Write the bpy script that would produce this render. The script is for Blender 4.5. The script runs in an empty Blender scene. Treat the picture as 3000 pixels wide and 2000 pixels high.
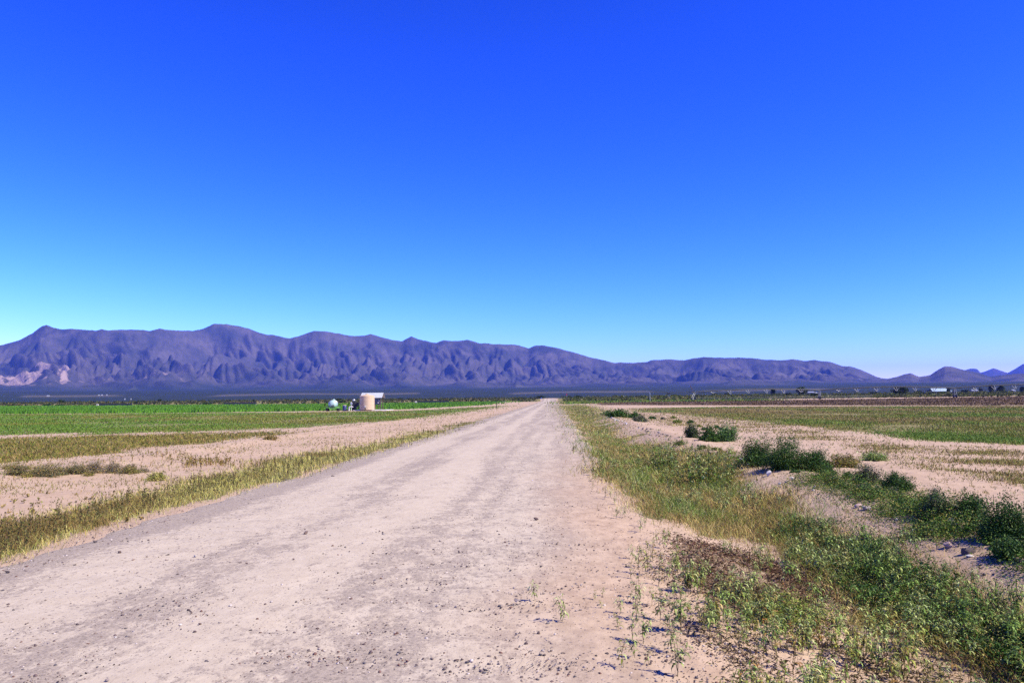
import bpy, math, random
import numpy as np
from mathutils import Matrix, Vector

rng = np.random.default_rng(7)
random.seed(7)
scn = bpy.context.scene
COL = scn.collection
PI = math.pi

# ------------------------------------------------------------------ camera
F = 2421.0                                   # focal length in photo pixels (3000 x 2000)
CAM = np.array([0.0, 0.0, 1.7])
PITCH, YAW, ROLL = 0.0686, 0.0497, -0.0090
Rm = Matrix.Rotation(YAW, 3, 'Z') @ Matrix.Rotation(PI / 2 + PITCH, 3, 'X') @ Matrix.Rotation(ROLL, 3, 'Z')
R = np.array(Rm)
cd = bpy.data.cameras.new('camera')
cam = bpy.data.objects.new('camera', cd); COL.objects.link(cam)
cam.matrix_world = Matrix.Translation(Vector(CAM)) @ Rm.to_4x4()
cd.sensor_width = 22.3; cd.lens = 22.3 * F / 3000.0
cd.clip_start = 0.05; cd.clip_end = 60000
scn.camera = cam

def ray(px, py):
    px = np.asarray(px, float); py = np.asarray(py, float)
    d = np.stack([(px - 1500) / F, -(py - 1000) / F, -np.ones_like(px)], -1)
    return d @ R.T

def proj(P):
    q = (np.asarray(P, float) - CAM) @ R
    dep = np.maximum(-q[..., 2], 1e-3)
    return 1500 + F * q[..., 0] / dep, 1000 - F * q[..., 1] / dep, -q[..., 2]

# ------------------------------------------------------------------ noise
def _h(ix, iy, s):
    n = (ix * 374761393 + iy * 668265263 + s * 974711) & 0xffffffff
    n = ((n ^ (n >> 13)) * 1274126177) & 0xffffffff
    n = (n ^ (n >> 16)) & 0xffffffff
    return n

def perlin(x, y, s=0):
    x = np.asarray(x, float); y = np.asarray(y, float)
    ix = np.floor(x).astype(np.int64); iy = np.floor(y).astype(np.int64)
    fx = x - ix; fy = y - iy
    u = fx * fx * fx * (fx * (fx * 6 - 15) + 10); v = fy * fy * fy * (fy * (fy * 6 - 15) + 10)
    def g(dx, dy):
        a = _h(ix + dx, iy + dy, s) * (2 * PI / 4294967296.0)
        return np.cos(a) * (fx - dx) + np.sin(a) * (fy - dy)
    a = g(0, 0); b = g(1, 0); c = g(0, 1); d = g(1, 1)
    return ((a + u * (b - a)) + v * ((c + u * (d - c)) - (a + u * (b - a)))) * 1.5

def fbm(x, y, s=0, o=4):
    t = 0; a = 1.0; n = 0
    for k in range(o):
        t = t + a * perlin(x * 2 ** k + 17.3 * k, y * 2 ** k - 9.1 * k, s + k); n += a; a *= 0.5
    return t / n

def smooth(a, b, x):
    t = np.clip((np.asarray(x, float) - a) / (b - a), 0, 1)
    return t * t * (3 - 2 * t)

# ------------------------------------------------------------------ terrain height
XP = [-300, -16, -13.4, -12.4, -11.4, -8.4, -7.0, -5.9, -2.5, 0.4, 1.1, 2.5, 3.3, 4.5, 5.1, 5.9, 8, 300]
ZP = [0, 0, 0.0, 0.13, 0.0, -0.03, -0.14, -0.04, 0.05, 0.0, -0.03, -0.34, -0.34, 0.02, 0.14, 0.03, 0, 0]
def zbase(x, y):
    x = np.asarray(x, float); y = np.asarray(y, float)
    xs = x + 0.25 * perlin(x * 0.3, y * 0.22, 3) * (1 - np.exp(-np.abs(x + 2.4) / 4))
    z = (np.interp(xs - 0.25, XP, ZP) + 2 * np.interp(xs, XP, ZP) + np.interp(xs + 0.25, XP, ZP)) / 4
    z = z * (1 - smooth(120, 260, y)) * (0.8 + 0.5 * perlin(x * 0.02, y * 0.07, 5))
    z = z + 1.3 * smooth(385, 470, y)
    z = z + np.clip(0.0035 * x, 0, 0.9) * smooth(90, 300, y)
    return z

ZQ = [(np.interp(v - .25, XP, ZP) + 2 * np.interp(v, XP, ZP) + np.interp(v + .25, XP, ZP)) / 4 for v in XP]
def zlite(x, y):
    z = np.interp(x, XP, ZQ) * (1 - smooth(120, 260, y)) * 0.8
    return z + 1.3 * smooth(385, 470, y) + np.clip(0.0035 * x, 0, 0.9) * smooth(90, 300, y)

REDGE_L, REDGE_R = -6.0, 1.15
def road_edges(y):
    l = REDGE_L + 0.25 * perlin(y * 0.31, 0.3, 11) + 0.18 * perlin(y * 1.3, 0.3, 12)
    r = REDGE_R + 0.35 * perlin(y * 0.27, 5.3, 13) + 0.2 * perlin(y * 1.1, 0.3, 14)
    r = r + 0.35 * smooth(14, 40, y)
    return l, r

def zfun(x, y):
    x = np.asarray(x, float); y = np.asarray(y, float)
    off = smooth(0.0, 0.9, np.maximum(REDGE_L - x, x - REDGE_R))
    d = np.hypot(x, y)
    fade = 1 - smooth(60, 160, d)
    n = 0.035 * fbm(x * 0.9, y * 0.9, 21, 3) + 0.024 * fbm(x * 3.6, y * 3.6, 25, 3)
    return zbase(x, y) + fade * n * (0.12 + 0.88 * off)

def at(px, py):
    d = ray(px, py)
    dz = np.minimum(d[..., 2], -1e-4)
    z = np.zeros_like(dz)
    for k in range(7):
        t = (z - CAM[2]) / dz
        x = CAM[0] + d[..., 0] * t; y = CAM[1] + d[..., 1] * t
        z = 0.45 * z + 0.55 * zlite(x, y)
    return np.stack([x, y, zfun(x, y)], -1)

def gp(px, py):
    p = at(np.array([px]), np.array([py]))[0]
    return p

def at_depth(px, py, dep):
    return CAM + ray(np.array([px]), np.array([py]))[0] * dep

def on_ground(px, dep):
    p = at_depth(px, 1165, dep)
    return np.array([p[0], p[1], float(zfun(p[0], p[1]))])

# ------------------------------------------------------------------ object helpers
def tag(o, label=None, cat=None, group=None, kind=None):
    if label: o['label'] = label
    if cat: o['category'] = cat
    if group: o['group'] = group
    if kind: o['kind'] = kind
    return o

def empty(name, loc, rz=0.0):
    o = bpy.data.objects.new(name, None); COL.objects.link(o)
    o.location = Vector([float(v) for v in loc]); o.rotation_euler = (0, 0, rz)
    o.empty_display_size = 0.2
    return o

def raw_mesh(name, V, T, col=None, smooth_=False):
    V = np.ascontiguousarray(V, np.float32); T = np.ascontiguousarray(T, np.int32)
    k = T.shape[1]
    me = bpy.data.meshes.new(name)
    me.vertices.add(len(V)); me.vertices.foreach_set('co', V.ravel())
    me.loops.add(T.size); me.loops.foreach_set('vertex_index', T.ravel())
    me.polygons.add(len(T))
    me.polygons.foreach_set('loop_start', np.arange(0, T.size, k, dtype=np.int32))
    me.polygons.foreach_set('loop_total', np.full(len(T), k, np.int32))
    if smooth_: me.polygons.foreach_set('use_smooth', np.ones(len(T), bool))
    me.update(calc_edges=True)
    if col is not None:
        a = me.color_attributes.new('tint', 'FLOAT_COLOR', 'POINT')
        c = np.ones((len(V), 4), np.float32); c[:, :col.shape[1]] = col
        a.data.foreach_set('color', c.ravel())
    return me

def link(name, me, m, parent=None):
    o = bpy.data.objects.new(name, me); COL.objects.link(o)
    if m is not None:
        me.materials.clear(); me.materials.append(m)
    if parent is not None: o.parent = parent
    return o

def mesh_obj(name, V, T, m, parent=None, col=None, smooth_=False):
    return link(name, raw_mesh(name, V, T, col, smooth_), m, parent)

class MB:
    """collects solids, links them as one mesh object"""
    def __init__(s): s.v = []; s.f = []
    def add(s, V, Fc):
        b = len(s.v); s.v += [tuple(p) for p in V]; s.f += [tuple(i + b for i in f) for f in Fc]
        return s
    def box(s, c, d, rz=0.0, bev=0.0):
        x, y, z = [v / 2 for v in d]; b = min(bev, x, y, z) if bev else 0
        V = []
        if not b:
            pts = [(sx * x, sy * y, sz * z) for sz in (-1, 1) for sy in (-1, 1) for sx in (-1, 1)]
            Fc = [(0, 2, 3, 1), (4, 5, 7, 6), (0, 1, 5, 4), (2, 6, 7, 3), (0, 4, 6, 2), (1, 3, 7, 5)]
        else:
            lay = [(-z, x - b, y - b), (-z + b, x, y), (z - b, x, y), (z, x - b, y - b)]
            pts = []; Fc = []
            for (zz, xx, yy) in lay:
                k = b
                pts += [(-xx + k, -yy, zz), (xx - k, -yy, zz), (xx, -yy + k, zz), (xx, yy - k, zz), (xx - k, yy, zz), (-xx + k, yy, zz), (-xx, yy - k, zz), (-xx, -yy + k, zz)]
            for l in range(3):
                for i in range(8):
                    j = (i + 1) % 8
                    Fc.append((l * 8 + i, l * 8 + j, l * 8 + 8 + j, l * 8 + 8 + i))
            Fc += [tuple(range(7, -1, -1)), tuple(range(24, 32))]
        ca, sa = math.cos(rz), math.sin(rz)
        for p in pts: V.append((c[0] + p[0] * ca - p[1] * sa, c[1] + p[0] * sa + p[1] * ca, c[2] + p[2]))
        return s.add(V, Fc)
    def tube(s, a, b, r, n=8, r2=None):
        a = Vector(a); b = Vector(b); r2 = r if r2 is None else r2
        q = (b - a).to_track_quat('Z', 'Y')
        V = []
        for (p, rr) in ((a, r), (b, r2)):
            for i in range(n):
                t = 2 * PI * i / n
                V.append(p + q @ Vector((rr * math.cos(t), rr * math.sin(t), 0)))
        Fc = [(i, (i + 1) % n, n + (i + 1) % n, n + i) for i in range(n)]
        Fc += [tuple(range(n - 1, -1, -1)), tuple(range(n, 2 * n))]
        return s.add(V, Fc)
    def path(s, pts, r, n=6):
        for a, b in zip(pts[:-1], pts[1:]): s.tube(a, b, r, n)
        return s
    def lathe(s, prof, c=(0, 0, 0), axis='Z', n=32):
        V = []; Fc = []
        for (r, h) in prof:
            for i in range(n):
                t = 2 * PI * i / n
                p = (r * math.cos(t), r * math.sin(t), h)
                if axis == 'Y': p = (p[0], h, p[1])
                if axis == 'X': p = (h, p[0], p[1])
                V.append((c[0] + p[0], c[1] + p[1], c[2] + p[2]))
        for k in range(len(prof) - 1):
            for i in range(n):
                j = (i + 1) % n
                Fc.append((k * n + i, k * n + j, k * n + n + j, k * n + n + i))
        Fc += [tuple(range(n - 1, -1, -1)), tuple(range((len(prof) - 1) * n, len(prof) * n))]
        return s.add(V, Fc)
    def mesh(s, name, smooth_=False):
        me = bpy.data.meshes.new(name)
        me.from_pydata([tuple(map(float, p)) for p in s.v], [], s.f)
        if smooth_:
            me.polygons.foreach_set('use_smooth', [True] * len(me.polygons))
            try: me.set_sharp_from_angle(angle=math.radians(38))
            except Exception: pass
        me.update()
        return me
    def build(s, name, m, parent=None, smooth_=False):
        return link(name, s.mesh(name, smooth_), m, parent)

# ------------------------------------------------------------------ materials
def newmat(name):
    m = bpy.data.materials.new(name); m.use_nodes = True
    nt = m.node_tree; nt.nodes.clear()
    out = nt.nodes.new('ShaderNodeOutputMaterial')
    return m, nt, out

def N(nt, t, **kw):
    n = nt.nodes.new(t)
    for k, v in kw.items():
        if k.startswith('i_'): n.inputs[k[2:]].default_value = v
        else: setattr(n, k, v)
    return n

def noise_node(nt, scale, detail=4, rough=0.55, vec=None):
    n = nt.nodes.new('ShaderNodeTexNoise')
    n.inputs['Scale'].default_value = scale; n.inputs['Detail'].default_value = detail; n.inputs['Roughness'].default_value = rough
    if vec is not None: nt.links.new(vec, n.inputs['Vector'])
    return n

def ramp(nt, src, a, b, ca=(0, 0, 0, 1), cb=(1, 1, 1, 1)):
    r = nt.nodes.new('ShaderNodeValToRGB')
    r.color_ramp.elements[0].position = a; r.color_ramp.elements[0].color = ca
    r.color_ramp.elements[1].position = b; r.color_ramp.elements[1].color = cb
    nt.links.new(src, r.inputs[0])
    return r.outputs[0]

def mix(nt, fac, a, b):
    m = nt.nodes.new('ShaderNodeMix'); m.data_type = 'RGBA'
    for k, s in ((0, fac), (6, a), (7, b)):
        if isinstance(s, (tuple, list)): m.inputs[k].default_value = (*s[:3], 1)
        elif isinstance(s, (int, float)): m.inputs[k].default_value = s
        else: nt.links.new(s, m.inputs[k])
    return m.outputs[2]

def mul(nt, a, b, op='MULTIPLY'):
    m = nt.nodes.new('ShaderNodeMath'); m.operation = op
    for k, s in ((0, a), (1, b)):
        if isinstance(s, (int, float)): m.inputs[k].default_value = s
        else: nt.links.new(s, m.inputs[k])
    return m.outputs[0]

def objpos(nt):
    return nt.nodes.new('ShaderNodeTexCoord').outputs['Object']

def plain(name, c, rough=0.6, metal=0.0, var=0.25, scale=6.0, bump=0.0, dirt=None):
    m, nt, out = newmat(name)
    b = N(nt, 'ShaderNodeBsdfPrincipled'); b.inputs['Roughness'].default_value = rough; b.inputs['Metallic'].default_value = metal
    v = objpos(nt)
    n = noise_node(nt, scale, 5, 0.6, v)
    c2 = tuple(x * (1 - var) for x in c)
    colr = mix(nt, ramp(nt, n.outputs[0], 0.35, 0.7), c, dirt or c2)
    nt.links.new(colr, b.inputs['Base Color'])
    if bump:
        bp = N(nt, 'ShaderNodeBump'); bp.inputs['Strength'].default_value = bump; bp.inputs['Distance'].default_value = 0.02
        nt.links.new(n.outputs[0], bp.inputs['Height']); nt.links.new(bp.outputs[0], b.inputs['Normal'])
    nt.links.new(b.outputs[0], out.inputs[0])
    return m

def leafmat(name, rough=0.55, trans=0.25, spec=0.35):
    m, nt, out = newmat(name)
    a = N(nt, 'ShaderNodeVertexColor'); a.layer_name = 'tint'
    b = N(nt, 'ShaderNodeBsdfPrincipled'); b.inputs['Roughness'].default_value = rough
    b.inputs['Specular IOR Level'].default_value = spec
    nt.links.new(a.outputs[0], b.inputs['Base Color'])
    t = N(nt, 'ShaderNodeBsdfTranslucent'); nt.links.new(a.outputs[0], t.inputs[0])
    mx = N(nt, 'ShaderNodeMixShader'); mx.inputs[0].default_value = trans
    nt.links.new(b.outputs[0], mx.inputs[1]); nt.links.new(t.outputs[0], mx.inputs[2])
    nt.links.new(mx.outputs[0], out.inputs[0])
    return m

M_LEAF = leafmat('leaf', 0.6, 0.12, 0.16)
M_DRY = leafmat('dry_grass', 0.85, 0.2, 0.06)

def soil_material():
    m, nt, out = newmat('sand')
    v = objpos(nt)
    a = N(nt, 'ShaderNodeVertexColor'); a.layer_name = 'tint'
    sep = N(nt, 'ShaderNodeSeparateColor'); nt.links.new(a.outputs[0], sep.inputs[0])
    big = noise_node(nt, 0.35, 5, 0.6, v); mid = noise_node(nt, 3.2, 5, 0.65, v); fine = noise_node(nt, 34, 4, 0.7, v)
    c = mix(nt, ramp(nt, big.outputs[0], 0.35, 0.68), SAND_A, SAND_B)
    c = mix(nt, mul(nt, ramp(nt, mid.outputs[0], 0.45, 0.75), 0.55), c, SAND_C)
    c = mix(nt, mul(nt, ramp(nt, fine.outputs[0], 0.54, 0.68), 0.6), c, (0.15, 0.105, 0.085))
    gn = noise_node(nt, 0.7, 6, 0.7, v)
    # coarser stone chips pressed into the surface, in drifts
    g2 = N(nt, 'ShaderNodeTexVoronoi'); g2.inputs['Scale'].default_value = 15; nt.links.new(v, g2.inputs['Vector'])
    g2c = N(nt, 'ShaderNodeSeparateColor'); nt.links.new(g2.outputs['Color'], g2c.inputs[0])
    drift = noise_node(nt, 1.1, 4, 0.7, v)
    thr = mul(nt, mul(nt, g2c.outputs[0], 0.55), mul(nt, drift.outputs[0], 0.75), 'ADD')
    chip2 = mul(nt, ramp(nt, mul(nt, g2.outputs['Distance'], mul(nt, g2c.outputs[2], 0.5, 'ADD')), 0.10, 0.17, (1, 1, 1, 1), (0, 0, 0, 1)), ramp(nt, thr, 0.70, 0.74))
    c = mix(nt, mul(nt, chip2, 0.85), c, mix(nt, g2c.outputs[1], (0.06, 0.042, 0.04), (0.19, 0.15, 0.14)))
    green = mix(nt, ramp(nt, gn.outputs[0], 0.3, 0.7), (0.055, 0.125, 0.016), (0.125, 0.16, 0.03))
    olive = mix(nt, ramp(nt, gn.outputs[0], 0.3, 0.7), (0.20, 0.165, 0.065), (0.12, 0.115, 0.04))
    plough = mix(nt, ramp(nt, gn.outputs[0], 0.3, 0.7), (0.075, 0.048, 0.024), (0.125, 0.082, 0.042))
    brk = noise_node(nt, 1.6, 5, 0.7, v)
    def w(src):
        return ramp(nt, mul(nt, src, mul(nt, brk.outputs[0], 0.9, 'ADD'), 'MULTIPLY'), 0.42, 0.75)
    c = mix(nt, w(sep.outputs[0]), c, green)
    c = mix(nt, w(sep.outputs[1]), c, olive)
    c = mix(nt, w(sep.outputs[2]), c, plough)
    b = N(nt, 'ShaderNodeBsdfPrincipled'); b.inputs['Roughness'].default_value = 0.95; b.inputs['Specular IOR Level'].default_value = 0.1
    nt.links.new(c, b.inputs['Base Color'])
    b1 = N(nt, 'ShaderNodeBump'); b1.inputs['Strength'].default_value = 0.7; b1.inputs['Distance'].default_value = 0.035
    nt.links.new(mid.outputs[0], b1.inputs['Height'])
    b2 = N(nt, 'ShaderNodeBump'); b2.inputs['Strength'].default_value = 0.55; b2.inputs['Distance'].default_value = 0.008
    nt.links.new(fine.outputs[0], b2.inputs['Height']); nt.links.new(b1.outputs[0], b2.inputs['Normal'])
    nt.links.new(b2.outputs[0], b.inputs['Normal'])
    nt.links.new(b.outputs[0], out.inputs[0])
    return m

SAND_A, SAND_B, SAND_C = (0.41, 0.302, 0.212), (0.35, 0.252, 0.174), (0.26, 0.180, 0.122)

def road_material():
    m, nt, out = newmat('road_gravel')
    v = objpos(nt)
    a = N(nt, 'ShaderNodeVertexColor'); a.layer_name = 'tint'
    sep = N(nt, 'ShaderNodeSeparateColor'); nt.links.new(a.outputs[0], sep.inputs[0])
    mp = N(nt, 'ShaderNodeMapping'); mp.inputs['Scale'].default_value = (1.0, 0.55, 1)
    nt.links.new(v, mp.inputs[0])
    mid = noise_node(nt, 5, 6, 0.7, mp.outputs[0]); fine = noise_node(nt, 30, 5, 0.85, v); grit = N(nt, 'ShaderNodeTexVoronoi')
    grit.inputs['Scale'].default_value = 38; nt.links.new(v, grit.inputs['Vector'])
    dust = mix(nt, ramp(nt, mid.outputs[0], 0.35, 0.7), (0.43, 0.365, 0.285), (0.365, 0.302, 0.23))
    grav = mix(nt, ramp(nt, fine.outputs[0], 0.35, 0.62), (0.15, 0.122, 0.102), (0.36, 0.298, 0.238))
    brk = noise_node(nt, 14, 6, 0.85, mp.outputs[0])
    g = mul(nt, mul(nt, sep.outputs[0], 0.62), mul(nt, mul(nt, brk.outputs[0], -0.5, 'ADD'), 2.4), 'ADD')
    c = mix(nt, ramp(nt, g, 0.22, 0.46), dust, grav)
    c = mix(nt, mul(nt, ramp(nt, fine.outputs[0], 0.56, 0.66), 0.55), c, (0.16, 0.125, 0.11))
    c = mix(nt, sep.outputs[1], c, mix(nt, ramp(nt, mid.outputs[0], 0.4, 0.7), SAND_A, SAND_C))
    # scattered dark chips
    gc = N(nt, 'ShaderNodeSeparateColor'); nt.links.new(grit.outputs['Color'], gc.inputs[0])
    chip = mul(nt, ramp(nt, grit.outputs['Distance'], 0.16, 0.26, (1, 1, 1, 1), (0, 0, 0, 1)), ramp(nt, gc.outputs[0], 0.66, 0.7))
    c = mix(nt, mul(nt, chip, 0.8), c, mix(nt, gc.outputs[1], (0.08, 0.06, 0.06), (0.22, 0.185, 0.175)))
    # coarser stone chips pressed into the surface, in drifts
    g2 = N(nt, 'ShaderNodeTexVoronoi'); g2.inputs['Scale'].default_value = 15; nt.links.new(v, g2.inputs['Vector'])
    g2c = N(nt, 'ShaderNodeSeparateColor'); nt.links.new(g2.outputs['Color'], g2c.inputs[0])
    drift = noise_node(nt, 1.1, 4, 0.7, v)
    thr = mul(nt, mul(nt, g2c.outputs[0], 0.55), mul(nt, drift.outputs[0], 0.75), 'ADD')
    chip2 = mul(nt, ramp(nt, mul(nt, g2.outputs['Distance'], mul(nt, g2c.outputs[2], 0.5, 'ADD')), 0.10, 0.17, (1, 1, 1, 1), (0, 0, 0, 1)), ramp(nt, thr, 0.60, 0.64))
    c = mix(nt, mul(nt, chip2, 0.85), c, mix(nt, g2c.outputs[1], (0.06, 0.042, 0.04), (0.19, 0.15, 0.14)))
    b = N(nt, 'ShaderNodeBsdfPrincipled'); b.inputs['Roughness'].default_value = 0.95; b.inputs['Specular IOR Level'].default_value = 0.1
    nt.links.new(c, b.inputs['Base Color'])
    b1 = N(nt, 'ShaderNodeBump'); b1.inputs['Strength'].default_value = 0.5; b1.inputs['Distance'].default_value = 0.02
    nt.links.new(mid.outputs[0], b1.inputs['Height'])
    b2 = N(nt, 'ShaderNodeBump'); b2.inputs['Strength'].default_value = 0.6; b2.inputs['Distance'].default_value = 0.008
    nt.links.new(mix(nt, 0.5, fine.outputs[0], chip), b2.inputs['Height']); nt.links.new(b1.outputs[0], b2.inputs['Normal'])
    nt.links.new(b2.outputs[0], b.inputs['Normal'])
    nt.links.new(b.outputs[0], out.inputs[0])
    return m

# ------------------------------------------------------------------ zones (outlines on the ground)
def inpoly(px, py, poly):
    px = np.asarray(px, float); py = np.asarray(py, float)
    c = np.zeros(px.shape, bool); n = len(poly)
    for i in range(n):
        x1, y1 = poly[i]; x2, y2 = poly[(i + 1) % n]
        if y1 == y2: continue
        cond = ((y1 > py) != (y2 > py)) & (px < (x2 - x1) * (py - y1) / (y2 - y1) + x1)
        c ^= cond
    return c

Z = {}
Z['crop'] = [(-900, 1199), (0, 1190), (760, 1185), (1150, 1181), (1500, 1174), (1400, 1187), (1200, 1198), (900, 1204), (500, 1209), (0, 1212), (-900, 1221)]
Z['meadow'] = [(-900, 1222), (0, 1213.5), (500, 1210.5), (900, 1207.5), (1200, 1203), (1500, 1187), (1350, 1207), (1250, 1222), (1000, 1243), (720, 1262), (300, 1270), (0, 1274), (-900, 1300)]
Z['dry'] = [(-900, 1326), (0, 1285), (250, 1278), (500, 1270), (740, 1268), (860, 1262), (760, 1280), (640, 1293), (420, 1312), (255, 1336), (120, 1350), (0, 1356), (-900, 1440)]
Z['leftsand'] = [(-900, 1330), (0, 1280), (720, 1262), (1250, 1215), (1500, 1186), (1580, 1180), (1403, 1228), (1000, 1310), (638, 1390), (0, 1550), (-900, 1760)]
Z['mat'] = [(2215, 1765), (2300, 1745), (2385, 1760), (2380, 1815), (2310, 1835), (2235, 1825)]
Z['ditchfloor'] = [(1960, 1560), (2120, 1600), (2280, 1625), (2440, 1740), (2500, 1800), (2330, 1830), (2200, 1790), (2060, 1700)]
Z['verge'] = [(-500, 1690), (0, 1556), (298, 1470), (425, 1443), (638, 1395), (850, 1341), (1000, 1317), (1200, 1275), (1403, 1232), (1531, 1197), (1590, 1183), (1598, 1190), (1403, 1262), (1186, 1302), (1000, 1357), (710, 1434), (450, 1498), (255, 1558), (25, 1626), (-500, 1790)]
Z['verge_near'] = [(-500, 1690), (0, 1556), (298, 1470), (425, 1452), (560, 1468), (450, 1498), (255, 1558), (25, 1626), (-500, 1790)]
Z['strip'] = [(1655, 1176), (1900, 1172), (2250, 1170), (2250, 1174), (1800, 1178), (1700, 1183), (1655, 1184)]
Z['plough'] = [(1740, 1179), (2040, 1175), (2400, 1170), (2800, 1164), (3000, 1160), (3900, 1150), (3900, 1184), (3000, 1187), (2250, 1187), (1760, 1186)]
Z['olive'] = [(1850, 1196), (2250, 1190), (3000, 1189), (3900, 1188), (3900, 1345), (3000, 1302), (2720, 1292), (2560, 1268), (2250, 1240), (2000, 1213), (1850, 1205)]
Z['ditch'] = [(1646, 1186), (1646, 1213), (1665, 1240), (1704, 1300), (1730, 1339), (1700, 1390), (1795, 1422), (1864, 1504), (1990, 1540), (2050, 1567), (2125, 1582), (2230, 1588), (2300, 1612),
              (2400, 1690), (2500, 1760), (2560, 1830), (2680, 1845), (2800, 1900), (3100, 2060), (3400, 2200), (3500, 2100), (3200, 1900), (2982, 1800), (2840, 1745), (2758, 1700), (2640, 1680), (2605, 1632), (2526, 1588), (2438, 1580), (2329, 1520),
              (2310, 1450), (2164, 1435), (2155, 1372), (2125, 1336), (2035, 1324), (1975, 1310), (1861, 1300), (1786, 1249), (1756, 1198), (1700, 1186)]
Z['ditch_green'] = [(2300, 1560), (2440, 1690), (2530, 1745), (2600, 1810), (2700, 1835), (2820, 1890), (3100, 2040), (3400, 2180), (3500, 2100), (3200, 1900), (2982, 1810), (2840, 1755), (2758, 1710), (2650, 1690), (2605, 1640), (2526, 1595), (2438, 1585), (2380, 1545)]
Z['weedy'] = [(1900, 1640), (2030, 1600), (2230, 1600), (2420, 1720), (2560, 1830), (2700, 1850), (3000, 2000), (3300, 2300), (1880, 2300), (1960, 1960), (1990, 1800)]
Z['bermgreen'] = [(2320, 1400), (2440, 1385), (2520, 1395), (2580, 1440), (2700, 1450), (2780, 1520), (2900, 1590), (3010, 1630), (3300, 1720), (3300, 1800), (2960, 1640), (2860, 1590), (2660, 1572), (2560, 1520), (2470, 1468), (2330, 1412)]
Z['patch'] = [(1770, 1215), (1850, 1205), (2100, 1225), (2300, 1250), (2700, 1310), (3000, 1320), (3900, 1370), (3900, 1520), (3000, 1420), (2800, 1400), (2620, 1350), (2450, 1300), (2250, 1275), (2000, 1250), (1880, 1235)]

def warp_px(x, y, d):
    """edge wobble for a zone: noise in metres turned into a shift of the outline"""
    k = 0.35
    return perlin(x * k, y * k, 31) * 0.6 + perlin(x * 1.7, y * 1.7, 32) * 0.3, perlin(x * k, y * k, 41) * 0.9 + perlin(x * 1.7, y * 1.7, 42) * 0.4

def zone_mask(name, x, y, amp=1.0):
    d = np.hypot(x, y)
    wx, wy = warp_px(x, y, d)
    s = amp * np.clip(d / 14, 0.35, 4)
    P = np.stack([x + wx * s * 0.8, y + wy * s, zbase(x, y)], -1)
    px, py, dep = proj(P)
    return inpoly(px, py, Z[name]) & (dep > 0.5)

# ------------------------------------------------------------------ ground + road
az = np.concatenate([np.arange(-180, -52, 4.0), np.arange(-52, 46, 0.17), np.arange(46, 180, 4.0)])
rad = np.concatenate([[0.3, 0.8, 1.4, 2.0], np.exp(np.linspace(math.log(2.4), math.log(600), 520)), np.exp(np.linspace(math.log(640), math.log(9000), 30))])
A, Rr = np.meshgrid(np.radians(az), rad)
GX = Rr * np.sin(A); GY = Rr * np.cos(A)
GZ = zfun(GX, GY)
le, re_ = road_edges(GY)
inside = np.minimum(GX - le, re_ - GX)
GZ = np.where((GY > -60) & (GY < 475), GZ - 0.05 * smooth(0.05, 0.6, inside) - 0.06 * smooth(150, 400, Rr) * smooth(-0.5, 1, inside), GZ)
wts = np.zeros((*GX.shape, 3))
front = GY > 0.2
def setw(zone, ch, val):
    mk = zone_mask(zone, GX, GY) & front
    wts[..., ch] = np.where(mk, np.maximum(wts[..., ch], val), wts[..., ch])
setw('crop', 0, 0.95); setw('meadow', 0, 0.45); setw('meadow', 1, 0.45); setw('dry', 1, 0.6); setw('verge', 1, 0.62)
setw('strip', 0, 0.7); setw('plough', 2, 1.0); setw('olive', 1, 0.55); setw('olive', 0, 0.35); setw('ditch', 1, 0.55)
setw('ditchfloor', 2, 0.41); setw('bermgreen', 1, 0.4); setw('patch', 1, 0.28)  # ditch floor soil tone darkened for litter and shade together
farband = smooth(360, 400, GY) * (inside < -1)
wts[..., 1] = np.maximum(wts[..., 1], farband * 0.8); wts[..., 0] = np.maximum(wts[..., 0], farband * 0.4)
na = len(az); nr = len(rad)
idx = np.arange(na * nr).reshape(nr, na)
i0 = idx[:-1, :]; i1 = idx[1:, :]
Q = np.stack([i0, np.roll(i0, -1, 1), np.roll(i1, -1, 1), i1], -1).reshape(-1, 4)[:, ::-1]
GV = np.stack([GX, GY, GZ], -1).reshape(-1, 3)
# centre fan
GV = np.vstack([GV, [[0, 0, float(zfun(0, 0)) - 0.05]]])
gcol = np.vstack([wts.reshape(-1, 3), [[0, 0, 0]]])
fan = np.stack([np.full(na, len(GV) - 1), np.roll(idx[0], -1), idx[0], idx[0]], -1)
me = bpy.data.meshes.new('ground')
faces = Q.tolist() + [(f[0], f[2], f[1]) for f in fan.tolist()]
V32 = GV.astype(np.float32)
me.vertices.add(len(V32)); me.vertices.foreach_set('co', V32.ravel())
lt = np.array([len(f) for f in faces], np.int32); ls = np.concatenate([[0], np.cumsum(lt)[:-1]]).astype(np.int32)
flat = np.concatenate([Q.ravel(), np.array([(f[0], f[2], f[1]) for f in fan.tolist()]).ravel()]).astype(np.int32)
me.loops.add(len(flat)); me.loops.foreach_set('vertex_index', flat)
me.polygons.add(len(lt)); me.polygons.foreach_set('loop_start', ls); me.polygons.foreach_set('loop_total', lt)
me.polygons.foreach_set('use_smooth', np.ones(len(lt), bool))
me.update(calc_edges=True)
ca = me.color_attributes.new('tint', 'FLOAT_COLOR', 'POINT')
c4 = np.ones((len(V32), 4), np.float32); c4[:, :3] = gcol
ca.data.foreach_set('color', c4.ravel())
ground = link('ground', me, soil_material())
tag(ground, 'pale pinkish sandy desert ground beside the road', 'ground', kind='structure')

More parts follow.
